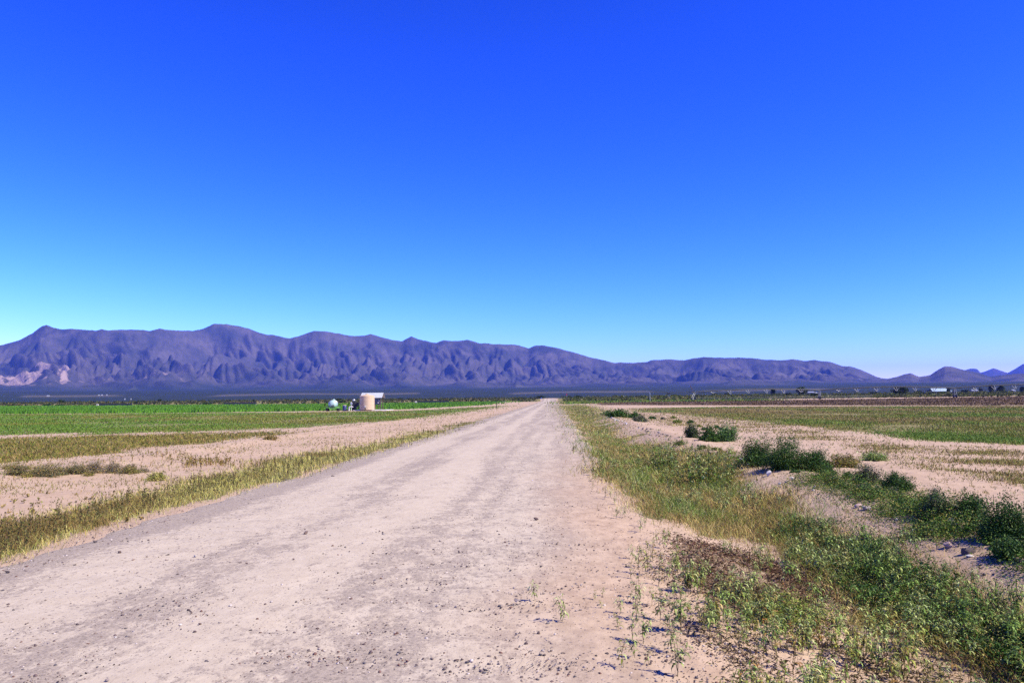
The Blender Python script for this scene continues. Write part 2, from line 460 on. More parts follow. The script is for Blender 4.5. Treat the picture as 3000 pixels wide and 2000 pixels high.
def gravel_mask(x, y):
    # grey gravel with two paler dusty wheel tracks worn along the road
    wob = 0.22 * perlin(y * 0.11, 0.5, 60) + 0.1 * perlin(y * 0.4, 1.5, 59)
    st = fbm(x * 0.9, y * 0.3, 61, 3); bl = fbm(x * 2.6, y * 2.1, 66, 4); ln = fbm(x * 2.4, y * 0.12, 69, 3)
    dust = np.exp(-((x + 4.4 + wob) / 0.6) ** 2) + np.exp(-((x + 2.45 + wob) / 0.6) ** 2) + 0.3 * np.exp(-((x + 0.6) / 0.7) ** 2)
    ridge = np.exp(-((x + 5.5) / 0.45) ** 2) * 0.3
    far = smooth(25, 70, y) * 0.15
    return np.clip(0.68 + ridge - 0.62 * dust + 0.35 * st + 0.52 * bl + 0.55 * ln + far, 0, 1)

yy = np.concatenate([np.arange(-60, 1.5, 2.0), 1.5 * np.exp(np.linspace(0, math.log(478 / 1.5), 560))])
tt = np.linspace(0, 1, 76)
Tg, Yg = np.meshgrid(tt, yy)
l, r = road_edges(Yg)
rx = l + (r - l) * Tg
edge = np.minimum(Tg, 1 - Tg) * (r - l)
washb = 0.006 * np.sin(Yg * 9 + 3 * perlin(rx * 0.5, Yg * 0.3, 71)) * smooth(0.3, 1, edge) * np.clip(perlin(rx * 0.3, Yg * 0.09, 72) + 0.3, 0, 1)
rz = zfun(rx, Yg) + 0.012 * fbm(rx * 1.6, Yg * 0.8, 75, 4) + washb - 0.03 * (1 - smooth(0.0, 0.35, edge)) + 0.01
gm = gravel_mask(rx, Yg)
sandy = smooth(-0.9, 0.9, rx + 0.5 * perlin(rx * 0.7, Yg * 0.35, 77)) * (1 - smooth(10, 30, Yg) * 0.85)
ni = len(tt); nj = len(yy)
idx = np.arange(ni * nj).reshape(nj, ni)
Q = np.stack([idx[:-1, :-1], idx[:-1, 1:], idx[1:, 1:], idx[1:, :-1]], -1).reshape(-1, 4)
road = mesh_obj('road', np.stack([rx, Yg, rz], -1).reshape(-1, 3), Q, road_material(), None, np.stack([gm, sandy, gm * 0], -1).reshape(-1, 3), True)
tag(road, 'straight unpaved road of pale dust and grey gravel', 'road', kind='structure')

# cross road at the top of the rise
mb = MB()
M_PAVE = plain('old_asphalt', (0.36, 0.35, 0.36), 0.9, 0, 0.2, 0.5)
V = []; xs = np.linspace(-420, 420, 85)
for yb in (474, 482):
    V += [(x, yb, float(zbase(x, yb)) + 0.06) for x in xs]
n = len(xs)
mb.add(V, [(i, i + 1, n + i + 1, n + i) for i in range(n - 1)])
cr = mb.build('cross_road', M_PAVE)
tag(cr, 'paved road crossing at the far end of the dirt road', 'road', kind='structure')

# ------------------------------------------------------------------ mountains
def px_profile(pts):
    pts = np.array(pts, float)
    d = ray(pts[:, 0], pts[:, 1])
    a = np.arctan2(d[:, 0], d[:, 1]); e = d[:, 2] / np.hypot(d[:, 0], d[:, 1])
    return a, e

RANGE = [(-1500, 1085), (-900, 1045), (-500, 1010), (-200, 1040), (0, 1013), (58, 994), (94, 977), (123, 955), (136, 950), (155, 958), (181, 965), (210, 962), (258, 966), (281, 967), (296, 963), (317, 968), (355, 966), (397, 965), (436, 969), (468, 961), (510, 968), (565, 969), (598, 961), (627, 947), (662, 948), (727, 961), (760, 974), (775, 979), (798, 980), (830, 989), (849, 990), (877, 983), (900, 975), (919, 968.5), (948, 970), (986, 975), (1037, 983.5), (1069, 983), (1085, 976.5), (1110, 985), (1149, 996), (1177, 999), (1206, 986), (1231, 995), (1279, 1004), (1298, 996), (1337, 999), (1369, 995), (1404, 1004), (1451, 1008), (1500, 1009), (1522, 1011), (1549, 1020), (1568, 1012.6), (1596, 1012), (1637, 1020.6), (1691, 1035), (1739, 1049), (1781, 1057), (1803, 1062.7), (1819, 1061), (1851, 1062.7), (1892, 1060), (1911, 1054), (1962, 1052.5), (2004, 1054.7), (2061, 1045), (2090, 1047.7), (2170, 1046), (2250, 1052.8), (2282, 1055), (2323, 1052), (2358, 1057), (2387, 1054), (2429, 1059), (2467, 1072), (2492, 1073), (2521, 1082), (2569, 1103.6), (2610, 1114), (2680, 1122), (2800, 1128), (3400, 1126)]
FOOT = [(2380, 1135), (2500, 1126), (2560, 1117), (2594, 1110), (2626, 1103), (2650, 1095.5), (2668, 1092.5), (2693, 1103), (2725, 1098), (2747, 1083), (2767, 1072), (2786, 1073), (2824, 1083), (2856, 1089), (2904, 1103), (2929, 1099), (2967, 1095), (3000, 1092.5), (3100, 1080), (3300, 1050), (3600, 1075), (4200, 1100)]
FARP = [(2540, 1116), (2564, 1105), (2600, 1109), (2640, 1120), (2790, 1100), (2822, 1083), (2840, 1079), (2862, 1079), (2873, 1091), (2910, 1077), (2951, 1091), (2958, 1088), (2996, 1065), (3050, 1052), (3150, 1070), (3400, 1060), (4200, 1090)]

def billow(x, y, s):
    return np.minimum(1, np.abs(perlin(x, y, s)) * 2.0)

def ridged(x, y, s):
    return 1 - np.abs(perlin(x, y, s)) * 1.35

def mountain_mat(name, rock, brush, pale, seed):
    m, nt, out = newmat(name)
    v = objpos(nt)
    a = N(nt, 'ShaderNodeVertexColor'); a.layer_name = 'tint'
    sep = N(nt, 'ShaderNodeSeparateColor'); nt.links.new(a.outputs[0], sep.inputs[0])
    n1 = noise_node(nt, 0.004, 8, 0.65, v); n2 = noise_node(nt, 0.02, 6, 0.75, v); n3 = noise_node(nt, 0.045, 4, 0.8, v)
    c = mix(nt, ramp(nt, n1.outputs[0], 0.38, 0.62), rock, brush)
    c = mix(nt, mul(nt, ramp(nt, n2.outputs[0], 0.45, 0.75), 0.4), c, tuple(x * 0.5 for x in brush))
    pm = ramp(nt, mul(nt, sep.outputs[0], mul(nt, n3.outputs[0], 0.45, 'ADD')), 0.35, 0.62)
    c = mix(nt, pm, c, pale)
    # scrub plain at the foot
    plain_c = mix(nt, ramp(nt, n2.outputs[0], 0.35, 0.7), (0.016, 0.025, 0.016), (0.038, 0.046, 0.032))
    c = mix(nt, sep.outputs[1], c, plain_c)
    c = mix(nt, mul(nt, sep.outputs[2], 0.6), c, (0.20, 0.165, 0.13))
    b = N(nt, 'ShaderNodeBsdfPrincipled'); b.inputs['Roughness'].default_value = 0.95; b.inputs['Specular IOR Level'].default_value = 0.05
    nt.links.new(c, b.inputs['Base Color'])
    bp = N(nt, 'ShaderNodeBump'); bp.inputs['Strength'].default_value = 0.8; bp.inputs['Distance'].default_value = 30
    nt.links.new(mix(nt, 0.5, n2.outputs[0], n3.outputs[0]), bp.inputs['Height']); nt.links.new(bp.outputs[0], b.inputs['Normal'])
    nt.links.new(b.outputs[0], out.inputs[0])
    return m

RC, RF = 7000.0, 4900.0
def range_height(a, r):
    """main range: height over azimuth a (rad) and distance r (m)"""
    pa, pe = RPROF
    X = a * 6000.0
    el = np.interp(a, pa, pe) + 0.0011 * fbm(X / 90, X * 0 + 2.2, 120, 3) * smooth(0.02, 0.05, np.interp(a, pa, pe))
    rc = RC + 350 * perlin(X / 900, X * 0 + 0.4, 101)
    wr = 260 * perlin(X / 800, r / 800, 103); wx = 200 * perlin(X / 700, r / 700, 104)
    g1 = ridged((X + wx * 1.6 + 0.22 * (r - 6000)) / 430, (r + wr) / 3200, 105)
    g2 = billow((X + wx - 0.35 * (r - 6000)) / 230, (r + wr) / 2200, 106)
    g3 = billow((X + wx * .5 + 0.3 * (r - 6000)) / 105, (r + wr) / 1000, 107)
    g4 = billow((X + 0.4 * wx) / 52, r / 420, 108)
    rf = RF + 350 * perlin(X / 1200, X * 0 + 7.7, 102) - 620 * (g1 - 0.45)
    s = np.clip((r - rf) / (rc - rf), 0, 2)
    up = np.clip(s, 0, 1)
    M = 0.4 * up + 0.6 * up ** 1.6
    back = np.clip(1 - (s - 1) * 1.5, 0, 1)
    M = np.where(s > 1, back, M)
    win = np.clip(1.0 - np.abs(2 * up - 0.95) ** 2.2, 0, 1) * (s < 1)
    M = M * (1 - win * (0.60 * (1 - g1) + 0.36 * (1 - g2) + 0.22 * (1 - g3) + 0.12 * (1 - g4)))
    baj = 62.0 * smooth(1000, 6200, r) + 12 * smooth(1500, 3000, r)
    crest = np.maximum(el * rc + 1.7 - baj * 1.0, 4)
    return baj + crest * M - 9 * (1 - smooth(1250, 1700, r)), up, g1

RPROF = px_profile(RANGE)
def build_terrain(name, a0, a1, na, rr, hf, m, colf):
    a = np.radians(np.linspace(a0, a1, na))
    A, Rr = np.meshgrid(a, rr)
    H, s, g = hf(A, Rr)
    V = np.stack([Rr * np.sin(A), Rr * np.cos(A), H], -1).reshape(-1, 3)
    idx = np.arange(V.shape[0]).reshape(len(rr), na)
    Q = np.stack([idx[:-1, :-1], idx[:-1, 1:], idx[1:, 1:], idx[1:, :-1]], -1).reshape(-1, 4)
    c = colf(A, Rr, H, s, g).reshape(-1, 3)
    o = mesh_obj(name, V, Q, m, None, c, True)
    return o

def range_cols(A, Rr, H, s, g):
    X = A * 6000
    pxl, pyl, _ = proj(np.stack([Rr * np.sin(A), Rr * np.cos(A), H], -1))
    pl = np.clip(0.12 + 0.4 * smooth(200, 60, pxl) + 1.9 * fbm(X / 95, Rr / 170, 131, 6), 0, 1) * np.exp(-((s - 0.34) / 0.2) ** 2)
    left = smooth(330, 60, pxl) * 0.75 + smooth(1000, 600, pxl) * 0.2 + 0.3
    scrub = 1 - smooth(-0.02, 0.3, s + 0.05 * fbm(X / 400, Rr / 400, 133, 3))
    tan = np.exp(-((Rr - 2350 - 160 * perlin(X / 700, X * 0, 134)) / 120) ** 2) * smooth(0.0, 0.2, perlin(X / 650, Rr / 1400, 135) + 0.05) * 0.7
    tan2 = np.exp(-((s - 0.06) / 0.06) ** 2) * smooth(0.05, 0.4, perlin(X / 900, Rr / 900, 136)) * 0.35 * (Rr > 3500)
    return np.stack([np.clip(pl * left * 1.25, 0, 1), scrub, np.clip(tan + tan2, 0, 0.8)], -1)

rr = np.concatenate([np.linspace(1250, 4200, 60), np.linspace(4220, 7600, 250), np.linspace(7650, 9200, 20)])
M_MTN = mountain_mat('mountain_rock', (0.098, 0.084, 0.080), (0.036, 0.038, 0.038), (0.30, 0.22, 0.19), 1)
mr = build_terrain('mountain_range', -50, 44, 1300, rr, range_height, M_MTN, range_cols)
tag(mr, 'long blue purple desert mountain range with pale rock outcrops', 'mountains', kind='structure')

def hill_fn(prof, rc0, rf0, seed):
    pa, pe = prof
    def f(a, r):
        X = a * rc0
        el = np.interp(a, pa, pe)
        rc = rc0 + 200 * perlin(X / 700, X * 0, seed)
        g1 = ridged((X + 0.2 * (r - rc0)) / 420, r / 1500, seed + 1); g2 = ridged((X - 0.2 * r) / 180, r / 500, seed + 2)
        s = np.clip((r - rf0 + 300 * (g1 - 0.5)) / (rc - rf0 + 300 * (g1 - 0.5)), 0, 2); up = np.clip(s, 0, 1)
        Mx = np.where(s > 1, np.clip(1 - (s - 1) * 1.6, 0, 1), 0.3 * up + 0.7 * up ** 1.5)
        win = np.clip(1 - np.abs(2 * up - 1) ** 2, 0, 1) * (s < 1)
        Mx = Mx * (1 - win * (0.3 * (1 - g1) + 0.2 * (1 - g2)))
        return 30 + np.maximum(el * rc + 1.7 - 30, 2) * Mx, up, g1
    return f

def hill_cols(A, Rr, H, s, g):
    z = np.zeros_like(A)
    return np.stack([z + 0.25 * np.exp(-((s - 0.4) / 0.2) ** 2), 1 - smooth(0.0, 0.2, s), z], -1)

rr2 = np.linspace(4300, 7300, 110)
fh = build_terrain('foothills', 17, 44, 500, rr2, hill_fn(px_profile(FOOT), 5900.0, 4500.0, 151), M_MTN, hill_cols)
tag(fh, 'low purple foothills at the right end of the range', 'hills', kind='structure')
rr3 = np.linspace(10500, 15500, 60)
M_FAR = mountain_mat('far_mountain_rock', (0.06, 0.045, 0.045), (0.035, 0.033, 0.033), (0.3, 0.24, 0.22), 2)
fm = build_terrain('far_mountains', 20, 44, 400, rr3, hill_fn(px_profile(FARP), 13500.0, 10800.0, 171), M_FAR, hill_cols)
tag(fm, 'distant bright blue peaks showing behind the right foothills', 'mountains', kind='structure')

def on_range(px, py):
    d = ray(np.array([px]), np.array([py]))[0]
    a = math.atan2(d[0], d[1]); e = d[2] / math.hypot(d[0], d[1])
    rs = np.linspace(1500, 7000, 1500)
    h, _, _ = range_height(np.full_like(rs, a), rs)
    k = np.argmax(h >= 1.7 + e * rs)
    r_ = rs[k]
    return np.array([r_ * math.sin(a), r_ * math.cos(a), h[k]])

# ------------------------------------------------------------------ vegetation generators
def pick(pal, n, jit=0.18):
    pal = np.array(pal, float)
    c = pal[rng.integers(0, len(pal), n)]
    return np.clip(c * (1 + jit * rng.standard_normal((n, 1))) * (1 + 0.07 * rng.standard_normal((n, 3))), 0.004, 0.8)

class Veg:
    def __init__(s): s.V = []; s.T = []; s.C = []; s.n = 0
    def add(s, V, T, C):
        s.V.append(V); s.T.append(T + s.n); s.C.append(C); s.n += len(V)
    def blades(s, P, h, w, col, lean=0.5, tipcol=None):
        n = len(P); a = rng.uniform(0, 2 * PI, n); b = rng.uniform(0, 2 * PI, n)
        sd = np.stack([np.cos(a), np.sin(a), 0 * a], -1) * (w / 2)[:, None]
        ld = np.stack([np.cos(b), np.sin(b), 0 * b], -1) * (h * lean * rng.uniform(0.2, 1, n))[:, None]
        up = np.zeros((n, 3)); up[:, 2] = h
        mid = P + ld * 0.35 + up * 0.6
        V = np.stack([P - sd, P + sd, mid - sd * 0.8, mid + sd * 0.8, P + ld + up], 1).reshape(-1, 3)
        k = (np.arange(n) * 5)[:, None]
        T = np.stack([k + [0, 1, 3], k + [0, 3, 2], k + [2, 3, 4]], 1).reshape(-1, 3)
        C = np.repeat(col[:, None, :], 5, 1)
        if tipcol is not None: C[:, 4] = tipcol; C[:, 2:4] = C[:, 2:4] * 0.5 + tipcol[:, None, :] * 0.5
        s.add(V, T, C.reshape(-1, 3))
    def leaves(s, P, size, col, flat=0.0, asp=2.2):
        n = len(P)
        u = rng.standard_normal((n, 3)); u[:, 2] *= (1 - flat); u /= np.linalg.norm(u, axis=1, keepdims=True)
        v = np.cross(u, rng.standard_normal((n, 3))); v /= np.linalg.norm(v, axis=1, keepdims=True) + 1e-9
        u = u * (size / 2)[:, None]; v = v * (size / 2 / asp)[:, None]
        V = np.stack([P - u, P + v, P + u, P - v], 1).reshape(-1, 3)
        k = (np.arange(n) * 4)[:, None]
        T = np.stack([k + [0, 1, 2], k + [0, 2, 3]], 1).reshape(-1, 3)
        s.add(V, T, np.repeat(col, 4, 0))
    def copies(s, V, T, C, pos, rz, sc, tint):
        """template mesh repeated inside this one mass"""
        n = len(pos); ca = np.cos(rz); sa = np.sin(rz)
        X = V[None, :, :] * sc[:, None, None]
        W = np.stack([X[..., 0] * ca[:, None] - X[..., 1] * sa[:, None], X[..., 0] * sa[:, None] + X[..., 1] * ca[:, None], X[..., 2]], -1) + pos[:, None, :]
        TT = (T[None] + (np.arange(n) * len(V))[:, None, None]).reshape(-1, 3)
        s.add(W.reshape(-1, 3), TT, np.clip(C[None] * tint[:, None, :], 0, 0.8).reshape(-1, 3))
    def arrays(s): return np.concatenate(s.V), np.concatenate(s.T), np.concatenate(s.C)
    def build(s, name, m, parent=None):
        V, T, C = s.arrays()
        return mesh_obj(name, V, T, m, parent, C)

def sample(zone, n, gamma=0.7, amp=1.0, thr=None, nscale=0.8, seed=200):
    """ground points inside a zone; thr thins them into patches"""
    poly = np.array(Z[zone]); lo = poly.min(0); hi = poly.max(0)
    out = []; tot = 0; it = 0
    DM = min(400, max(1.7 * F / max(b - (1165 - 0.009 * (a - 1622)), 4) for a, b in Z[zone]))
    while tot < n and it < 60:
        it += 1
        px = rng.uniform(lo[0] - 60, hi[0] + 60, 90000); py = rng.uniform(max(lo[1] - 12, 1150), hi[1] + 40, 90000)
        dd = 1.7 * F / np.maximum(py - (1165 - 0.009 * (px - 1622)), 3)
        k = rng.uniform(0, 1, len(px)) < np.clip(dd / DM, 0.02, 1) ** gamma
        k &= inpoly(px, py, poly) | (rng.uniform(0, 1, len(px)) < 0.25)
        P = at(px[k], py[k])
        x, y = P[:, 0], P[:, 1]
        ok = zone_mask(zone, x, y, amp) & (y > 1) & (y < 450)
        d = np.hypot(x, y)
        if thr is not None:
            nz = fbm(x * nscale, y * nscale, seed, 3) + 0.5
            ok &= nz > thr + rng.uniform(-0.2, 0.2, len(d))
        l, r = road_edges(y)
        ok &= (x < l + 0.15) | (x > r - 0.2)
        q = P[ok]; jit = 0.05 + 0.012 * d[ok]
        q[:, 0] += rng.normal(0, 1, len(q)) * jit; q[:, 1] += rng.normal(0, 1.5, len(q)) * jit; q[:, 2] = zfun(q[:, 0], q[:, 1])
        out.append(q); tot += len(q)
    P = np.concatenate(out)[:n]
    return P, np.hypot(P[:, 0], P[:, 1])

def soft(c, k=0.82):
    return c * (1 - k) + c.mean(0) * k

def lodw(d, base, k=0.75): return np.maximum(base, k * d / 826.0)

GREEN = [(0.07, 0.15, 0.014), (0.10, 0.185, 0.02), (0.08, 0.17, 0.015), (0.14, 0.20, 0.03)]
CROPG = [(0.075, 0.19, 0.012), (0.09, 0.215, 0.014), (0.065, 0.165, 0.012)]
OLIVE = [(0.18, 0.175, 0.03), (0.135, 0.15, 0.022), (0.24, 0.20, 0.05), (0.105, 0.135, 0.02)]
GOLD = [(0.42, 0.365, 0.12), (0.35, 0.32, 0.085), (0.48, 0.42, 0.16), (0.28, 0.28, 0.07)]
BROWN = [(0.23, 0.155, 0.055), (0.16, 0.11, 0.04), (0.29, 0.21, 0.08), (0.19, 0.165, 0.045)]
DARKG = [(0.024, 0.064, 0.008), (0.036, 0.082, 0.011), (0.018, 0.046, 0.007), (0.055, 0.10, 0.016)]
LIGHTG = [(0.32, 0.37, 0.13), (0.24, 0.30, 0.08), (0.42, 0.46, 0.20), (0.15, 0.20, 0.05), (0.08, 0.11, 0.025)]  # pale weed greens, brightened to put leaf highlights into the colour

# --- left field crop
v = Veg(); P, d = sample('crop', 60000, 0.4)
tone = 1 + 0.25 * fbm(P[:, 0] * 0.05, P[:, 1] * 0.02, 210, 3)
v.blades(P, rng.uniform(0.28, 0.5, len(P)), lodw(d, 0.03, 0.8), soft(pick(CROPG, len(P), 0.1)) * tone[:, None], 0.5)
tag(v.build('crop', M_LEAF), 'bright green field crop left of the road behind the tan tank', 'crop', kind='stuff')
# --- left meadow
v = Veg(); P, d = sample('meadow', 130000, 0.6, thr=0.36, nscale=0.16, seed=220)
f = fbm(P[:, 0] * 0.08, P[:, 1] * 0.05, 230, 3)
c = np.where((f > -0.1 + rng.normal(0, .15, len(P)))[:, None], soft(pick(GREEN, len(P))), soft(pick(OLIVE, len(P))))
v.blades(P, rng.uniform(0.04, 0.13, len(P)), lodw(d, 0.02, 0.55), c, 1.4)
tag(v.build('meadow_grass', M_LEAF), 'patchy green and olive grass between the crop and the sandy strip', 'grass', kind='stuff')
# --- dry patch
v = Veg(); P, d = sample('dry', 45000, 0.6, thr=0.3, nscale=0.4, seed=240)
c = np.where((rng.uniform(0, 1, len(P)) < 0.55)[:, None], pick(BROWN, len(P)), pick(OLIVE, len(P)))
v.blades(P, rng.uniform(0.03, 0.12, len(P)), lodw(d, 0.012, 0.6), c, 1.5)
tag(v.build('dry_grass', M_DRY), 'low brown and olive dry grass patch on the left sand', 'dry grass', kind='stuff')
v = Veg(); P, d = sample('leftsand', 16000, 0.6, thr=0.62, nscale=0.5, seed=245)
c = np.where((rng.uniform(0, 1, len(P)) < 0.6)[:, None], pick(BROWN, len(P)), pick(OLIVE, len(P)))
v.blades(P, rng.uniform(0.02, 0.08, len(P)), lodw(d, 0.01, 0.5), c, 1.5)
tag(v.build('sparse_grass', M_DRY), 'sparse low tufts dotted over the bare strip left of the road', 'dry grass', kind='stuff')
# --- left verge grass
v = Veg(); P, d = sample('verge', 190000, 0.75)
P[:, 0] += rng.normal(0, 0.12, len(P)); P[:, 1] += rng.normal(0, 0.25, len(P)); P[:, 2] = zfun(P[:, 0], P[:, 1])
near = zone_mask('verge_near', P[:, 0], P[:, 1])
f = fbm(P[:, 0] * 0.8, P[:, 1] * 0.4, 250, 3)
c = np.where((near & (f > -0.12 + rng.normal(0, .15, len(P))))[:, None], pick(BROWN, len(P)), np.where((f > 0.3 + rng.normal(0, .1, len(P)))[:, None], pick(BROWN, len(P)), np.where((d > 45)[:, None], pick(OLIVE, len(P)), pick(GOLD, len(P)))))
v.blades(P, rng.uniform(0.02, 0.13, len(P)) * (1 + 0.7 * f), lodw(d, 0.004, 0.38), c, 1.2)
P2, d2 = sample('verge', 1500, 0.5)     # seed-head stalks standing above the grass
h2 = rng.uniform(0.10, 0.27, len(P2))
v.blades(P2, h2, lodw(d2, 0.008, 0.5), pick([(0.12, 0.085, 0.035), (0.085, 0.075, 0.03)], len(P2)), 0.25)
for k in range(5):
    q = P2 + np.stack([rng.normal(0, 0.012, len(P2)), rng.normal(0, 0.012, len(P2)), h2 * rng.uniform(0.45, 1.0, len(P2))], -1)
    v.leaves(q, np.maximum(0.035, d2 * 0.0011), pick([(0.10, 0.075, 0.03), (0.14, 0.11, 0.045), (0.10, 0.11, 0.03)], len(P2)), 0, 1.8)
tag(v.build('verge_grass', M_DRY), 'strip of golden green dry grass along the left road edge', 'grass', kind='stuff')
# --- right: thin green strip, ploughed stubble, olive field, patches
v = Veg(); P, d = sample('strip', 6000, 0.3)
v.blades(P, rng.uniform(0.2, 0.5, len(P)), lodw(d, 0.05, 0.8), pick(OLIVE + GREEN, len(P)), 0.6)
tag(v.build('strip_grass', M_LEAF), 'thin green strip of grass along the far edge right of the road', 'grass', kind='stuff')
v = Veg(); P, d = sample('plough', 22000, 0.3, thr=0.45, nscale=0.09, seed=260)
v.blades(P, rng.uniform(0.08, 0.4, len(P)) ** 1.2, lodw(d, 0.04, 0.7), soft(pick([(0.10, 0.062, 0.03), (0.065, 0.04, 0.022), (0.13, 0.09, 0.045)], len(P))), 0.7)
tag(v.build('stubble', M_DRY), 'brown stubble on the ploughed field under the irrigator', 'stubble', kind='stuff')
v = Veg(); P, d = sample('olive', 160000, 0.6, thr=0.33, nscale=0.14, seed=270)
f = fbm(P[:, 0] * 0.07, P[:, 1] * 0.05, 280, 3)
c = np.where((f > 0.16 + rng.normal(0, .15, len(P)))[:, None], soft(pick(GREEN, len(P))), np.where((f < -0.08 + rng.normal(0, .15, len(P)))[:, None], soft(pick(BROWN, len(P))), soft(pick(OLIVE, len(P)))))
v.blades(P, rng.uniform(0.04, 0.13, len(P)), lodw(d, 0.016, 0.5), c, 1.4)
P, d = sample('patch', 44000, 0.6, thr=0.6, nscale=0.45, seed=290)
c = np.where((rng.uniform(0, 1, len(P)) < 0.5)[:, None], soft(pick(OLIVE, len(P)), .4), soft(pick(BROWN, len(P)), .4))
v.blades(P, rng.uniform(0.02, 0.08, len(P)), lodw(d, 0.012, 0.6), c, 1.6)
tag(v.build('field_grass', M_LEAF), 'olive grass in broken patches on the sandy field at right', 'grass', kind='stuff')
# --- right ditch grass (tan seed-head haze over green)
v = Veg(); P, d = sample('ditch', 230000, 0.8)
P[:, 0] += rng.normal(0, 0.10, len(P)); P[:, 1] += rng.normal(0, 0.15, len(P)); P[:, 2] = zfun(P[:, 0], P[:, 1])
f = fbm(P[:, 0] * 0.7, P[:, 1] * 0.35, 300, 3)
gz = zone_mask('ditch_green', P[:, 0], P[:, 1])
keep = rng.uniform(0, 1, len(P)) < np.where(gz, 0.6, 1)
P, d, f, gz = P[keep], d[keep], f[keep], gz[keep]
c = np.where(gz[:, None], pick(GREEN + OLIVE + DARKG + BROWN, len(P)), np.where((f > 0.2 - 0.12 * smooth(12, 30, d) + rng.normal(0, .12, len(P)))[:, None], pick(GREEN + GREEN + LIGHTG, len(P)), np.where((f < -0.04 - 0.12 * smooth(12, 30, d) + rng.normal(0, .12, len(P)))[:, None], pick(BROWN + GOLD, len(P)), pick(OLIVE + BROWN, len(P)))))
v.blades(P, rng.uniform(0.03, 0.16, len(P)) * (1 + 0.7 * f), lodw(d, 0.0035, 0.4), c, 1.5, c * np.array([1.3, 1.05, 1.1]))
P, d = sample('ditch', 60000, 0.8, thr=0.42, nscale=0.5, seed=305)
P[:, 2] += rng.uniform(0.06, 0.2, len(P))
v.leaves(P, lodw(d, 0.012, 0.6), pick(BROWN + GOLD + OLIVE + GREEN, len(P)), 0, 1.8)
tag(v.build('ditch_grass', M_LEAF), 'green and tan grass filling the shallow ditch right of the road', 'grass', kind='stuff')

# ------------------------------------------------------------------ broadleaf weed templates
def weed_template(h, nleaf, seed, branch=2, tone=LIGHTG, leafL=(0.07, 0.13)):
    r = np.random.default_rng(seed)
    stems = [((0, 0, 0), (r.normal(0, 0.08) * h, r.normal(0, 0.08) * h, h))]
    for k in range(branch):
        t = r.uniform(0.15, 0.5); a = r.uniform(0, 2 * PI); L = h * r.uniform(0.45, 0.75)
        b = np.array(stems[0][1]) * t
        stems.append((tuple(b), tuple(b + np.array([math.cos(a) * L * 0.45, math.sin(a) * L * 0.45, L * 0.85]))))
    SV, ST = [], []; LV, LT, LC = [], [], []
    for (a, b) in stems:
        a = np.array(a); b = np.array(b); bow = np.array([r.normal(0, .05), r.normal(0, .05), 0]) * h
        pts = [a + (b - a) * t + bow * math.sin(PI * t) for t in np.linspace(0, 1, 5)]
        for i, p in enumerate(pts):
            rr_ = 0.0035 * (1 - 0.7 * i / 4) * (h / 0.3) ** 0.5
            base = len(SV)
            for q in range(4): SV.append(p + np.array([rr_ * math.cos(q * PI / 2), rr_ * math.sin(q * PI / 2), 0]))
            if i:
                for q in range(4):
                    j = (q + 1) % 4
                    ST += [(base - 4 + q, base - 4 + j, base + j), (base - 4 + q, base + j, base + q)]
        L_ = np.linalg.norm(b - a)
        for k in range(max(4, int(nleaf * L_ / (h * (1 + 0.6 * branch))))):
            t = r.uniform(0.22, 1.0); i = min(3, int(t * 4)); p = pts[i] + (pts[i + 1] - pts[i]) * (t * 4 - i)
            aa = r.uniform(0, 2 * PI); ln = r.uniform(*leafL) * (1.15 - 0.55 * t) * (h / 0.3) ** 0.5; wd = ln * r.uniform(0.13, 0.2)
            o = np.array([math.cos(aa), math.sin(aa), 0]); sd = np.array([-math.sin(aa), math.cos(aa), 0])
            el = r.uniform(0.5, 1.15); droop = r.uniform(1.9, 3.1)
            pos = p.copy(); base = len(LV); c = np.array(tone[r.integers(len(tone))]) * r.uniform(0.75, 1.25)
            ws = [0.3, 1, 0.85, 0.5]
            for q in range(4):
                LV += [pos - sd * wd * ws[q] * .5, pos + sd * wd * ws[q] * .5]
                ang = el - droop * (q + 0.5) / 4
                pos = pos + (o * math.cos(ang) + np.array([0, 0, 1]) * math.sin(ang)) * ln / 4
            LV.append(pos); LC += [c] * 9
            for q in range(3):
                b0 = base + 2 * q
                LT += [(b0, b0 + 1, b0 + 3), (b0, b0 + 3, b0 + 2)]
            LT.append((base + 6, base + 7, base + 8))
    SC = np.tile(np.array([[0.16, 0.13, 0.06]]), (len(SV), 1))
    return (np.array(SV), np.array(ST), SC), (np.array(LV), np.array(LT), np.array(LC))

WT = [weed_template(h, n, 500 + i, b, t) for i, (h, n, b, t) in enumerate([(0.30, 34, 2, LIGHTG), (0.22, 24, 1, LIGHTG), (0.36, 46, 3, LIGHTG), (0.18, 16, 1, OLIVE + LIGHTG), (0.26, 30, 2, DARKG + LIGHTG), (0.3, 20, 1, BROWN + LIGHTG)])]
def whole(t):
    (sv, st, sc), (lv, lt, lc) = t
    return np.vstack([sv, lv]), np.vstack([st, lt + len(sv)]), np.vstack([sc, lc])
WW = [whole(t) for t in WT]

THIST_ = [(0.03, 0.08, 0.010), (0.05, 0.11, 0.015), (0.07, 0.10, 0.02)]
def weed_mass(v, P, sc0, sc1, tints, kinds=range(6)):
    k = rng.choice(list(kinds), len(P))
    for i in set(k.tolist()):
        q = P[k == i]; n = len(q)
        ti = np.array(tints)[rng.integers(0, len(tints), n)] * rng.uniform(0.8, 1.2, (n, 1))
        v.copies(*WW[i], q, rng.uniform(0, 2 * PI, n), rng.uniform(sc0, sc1, n), ti)

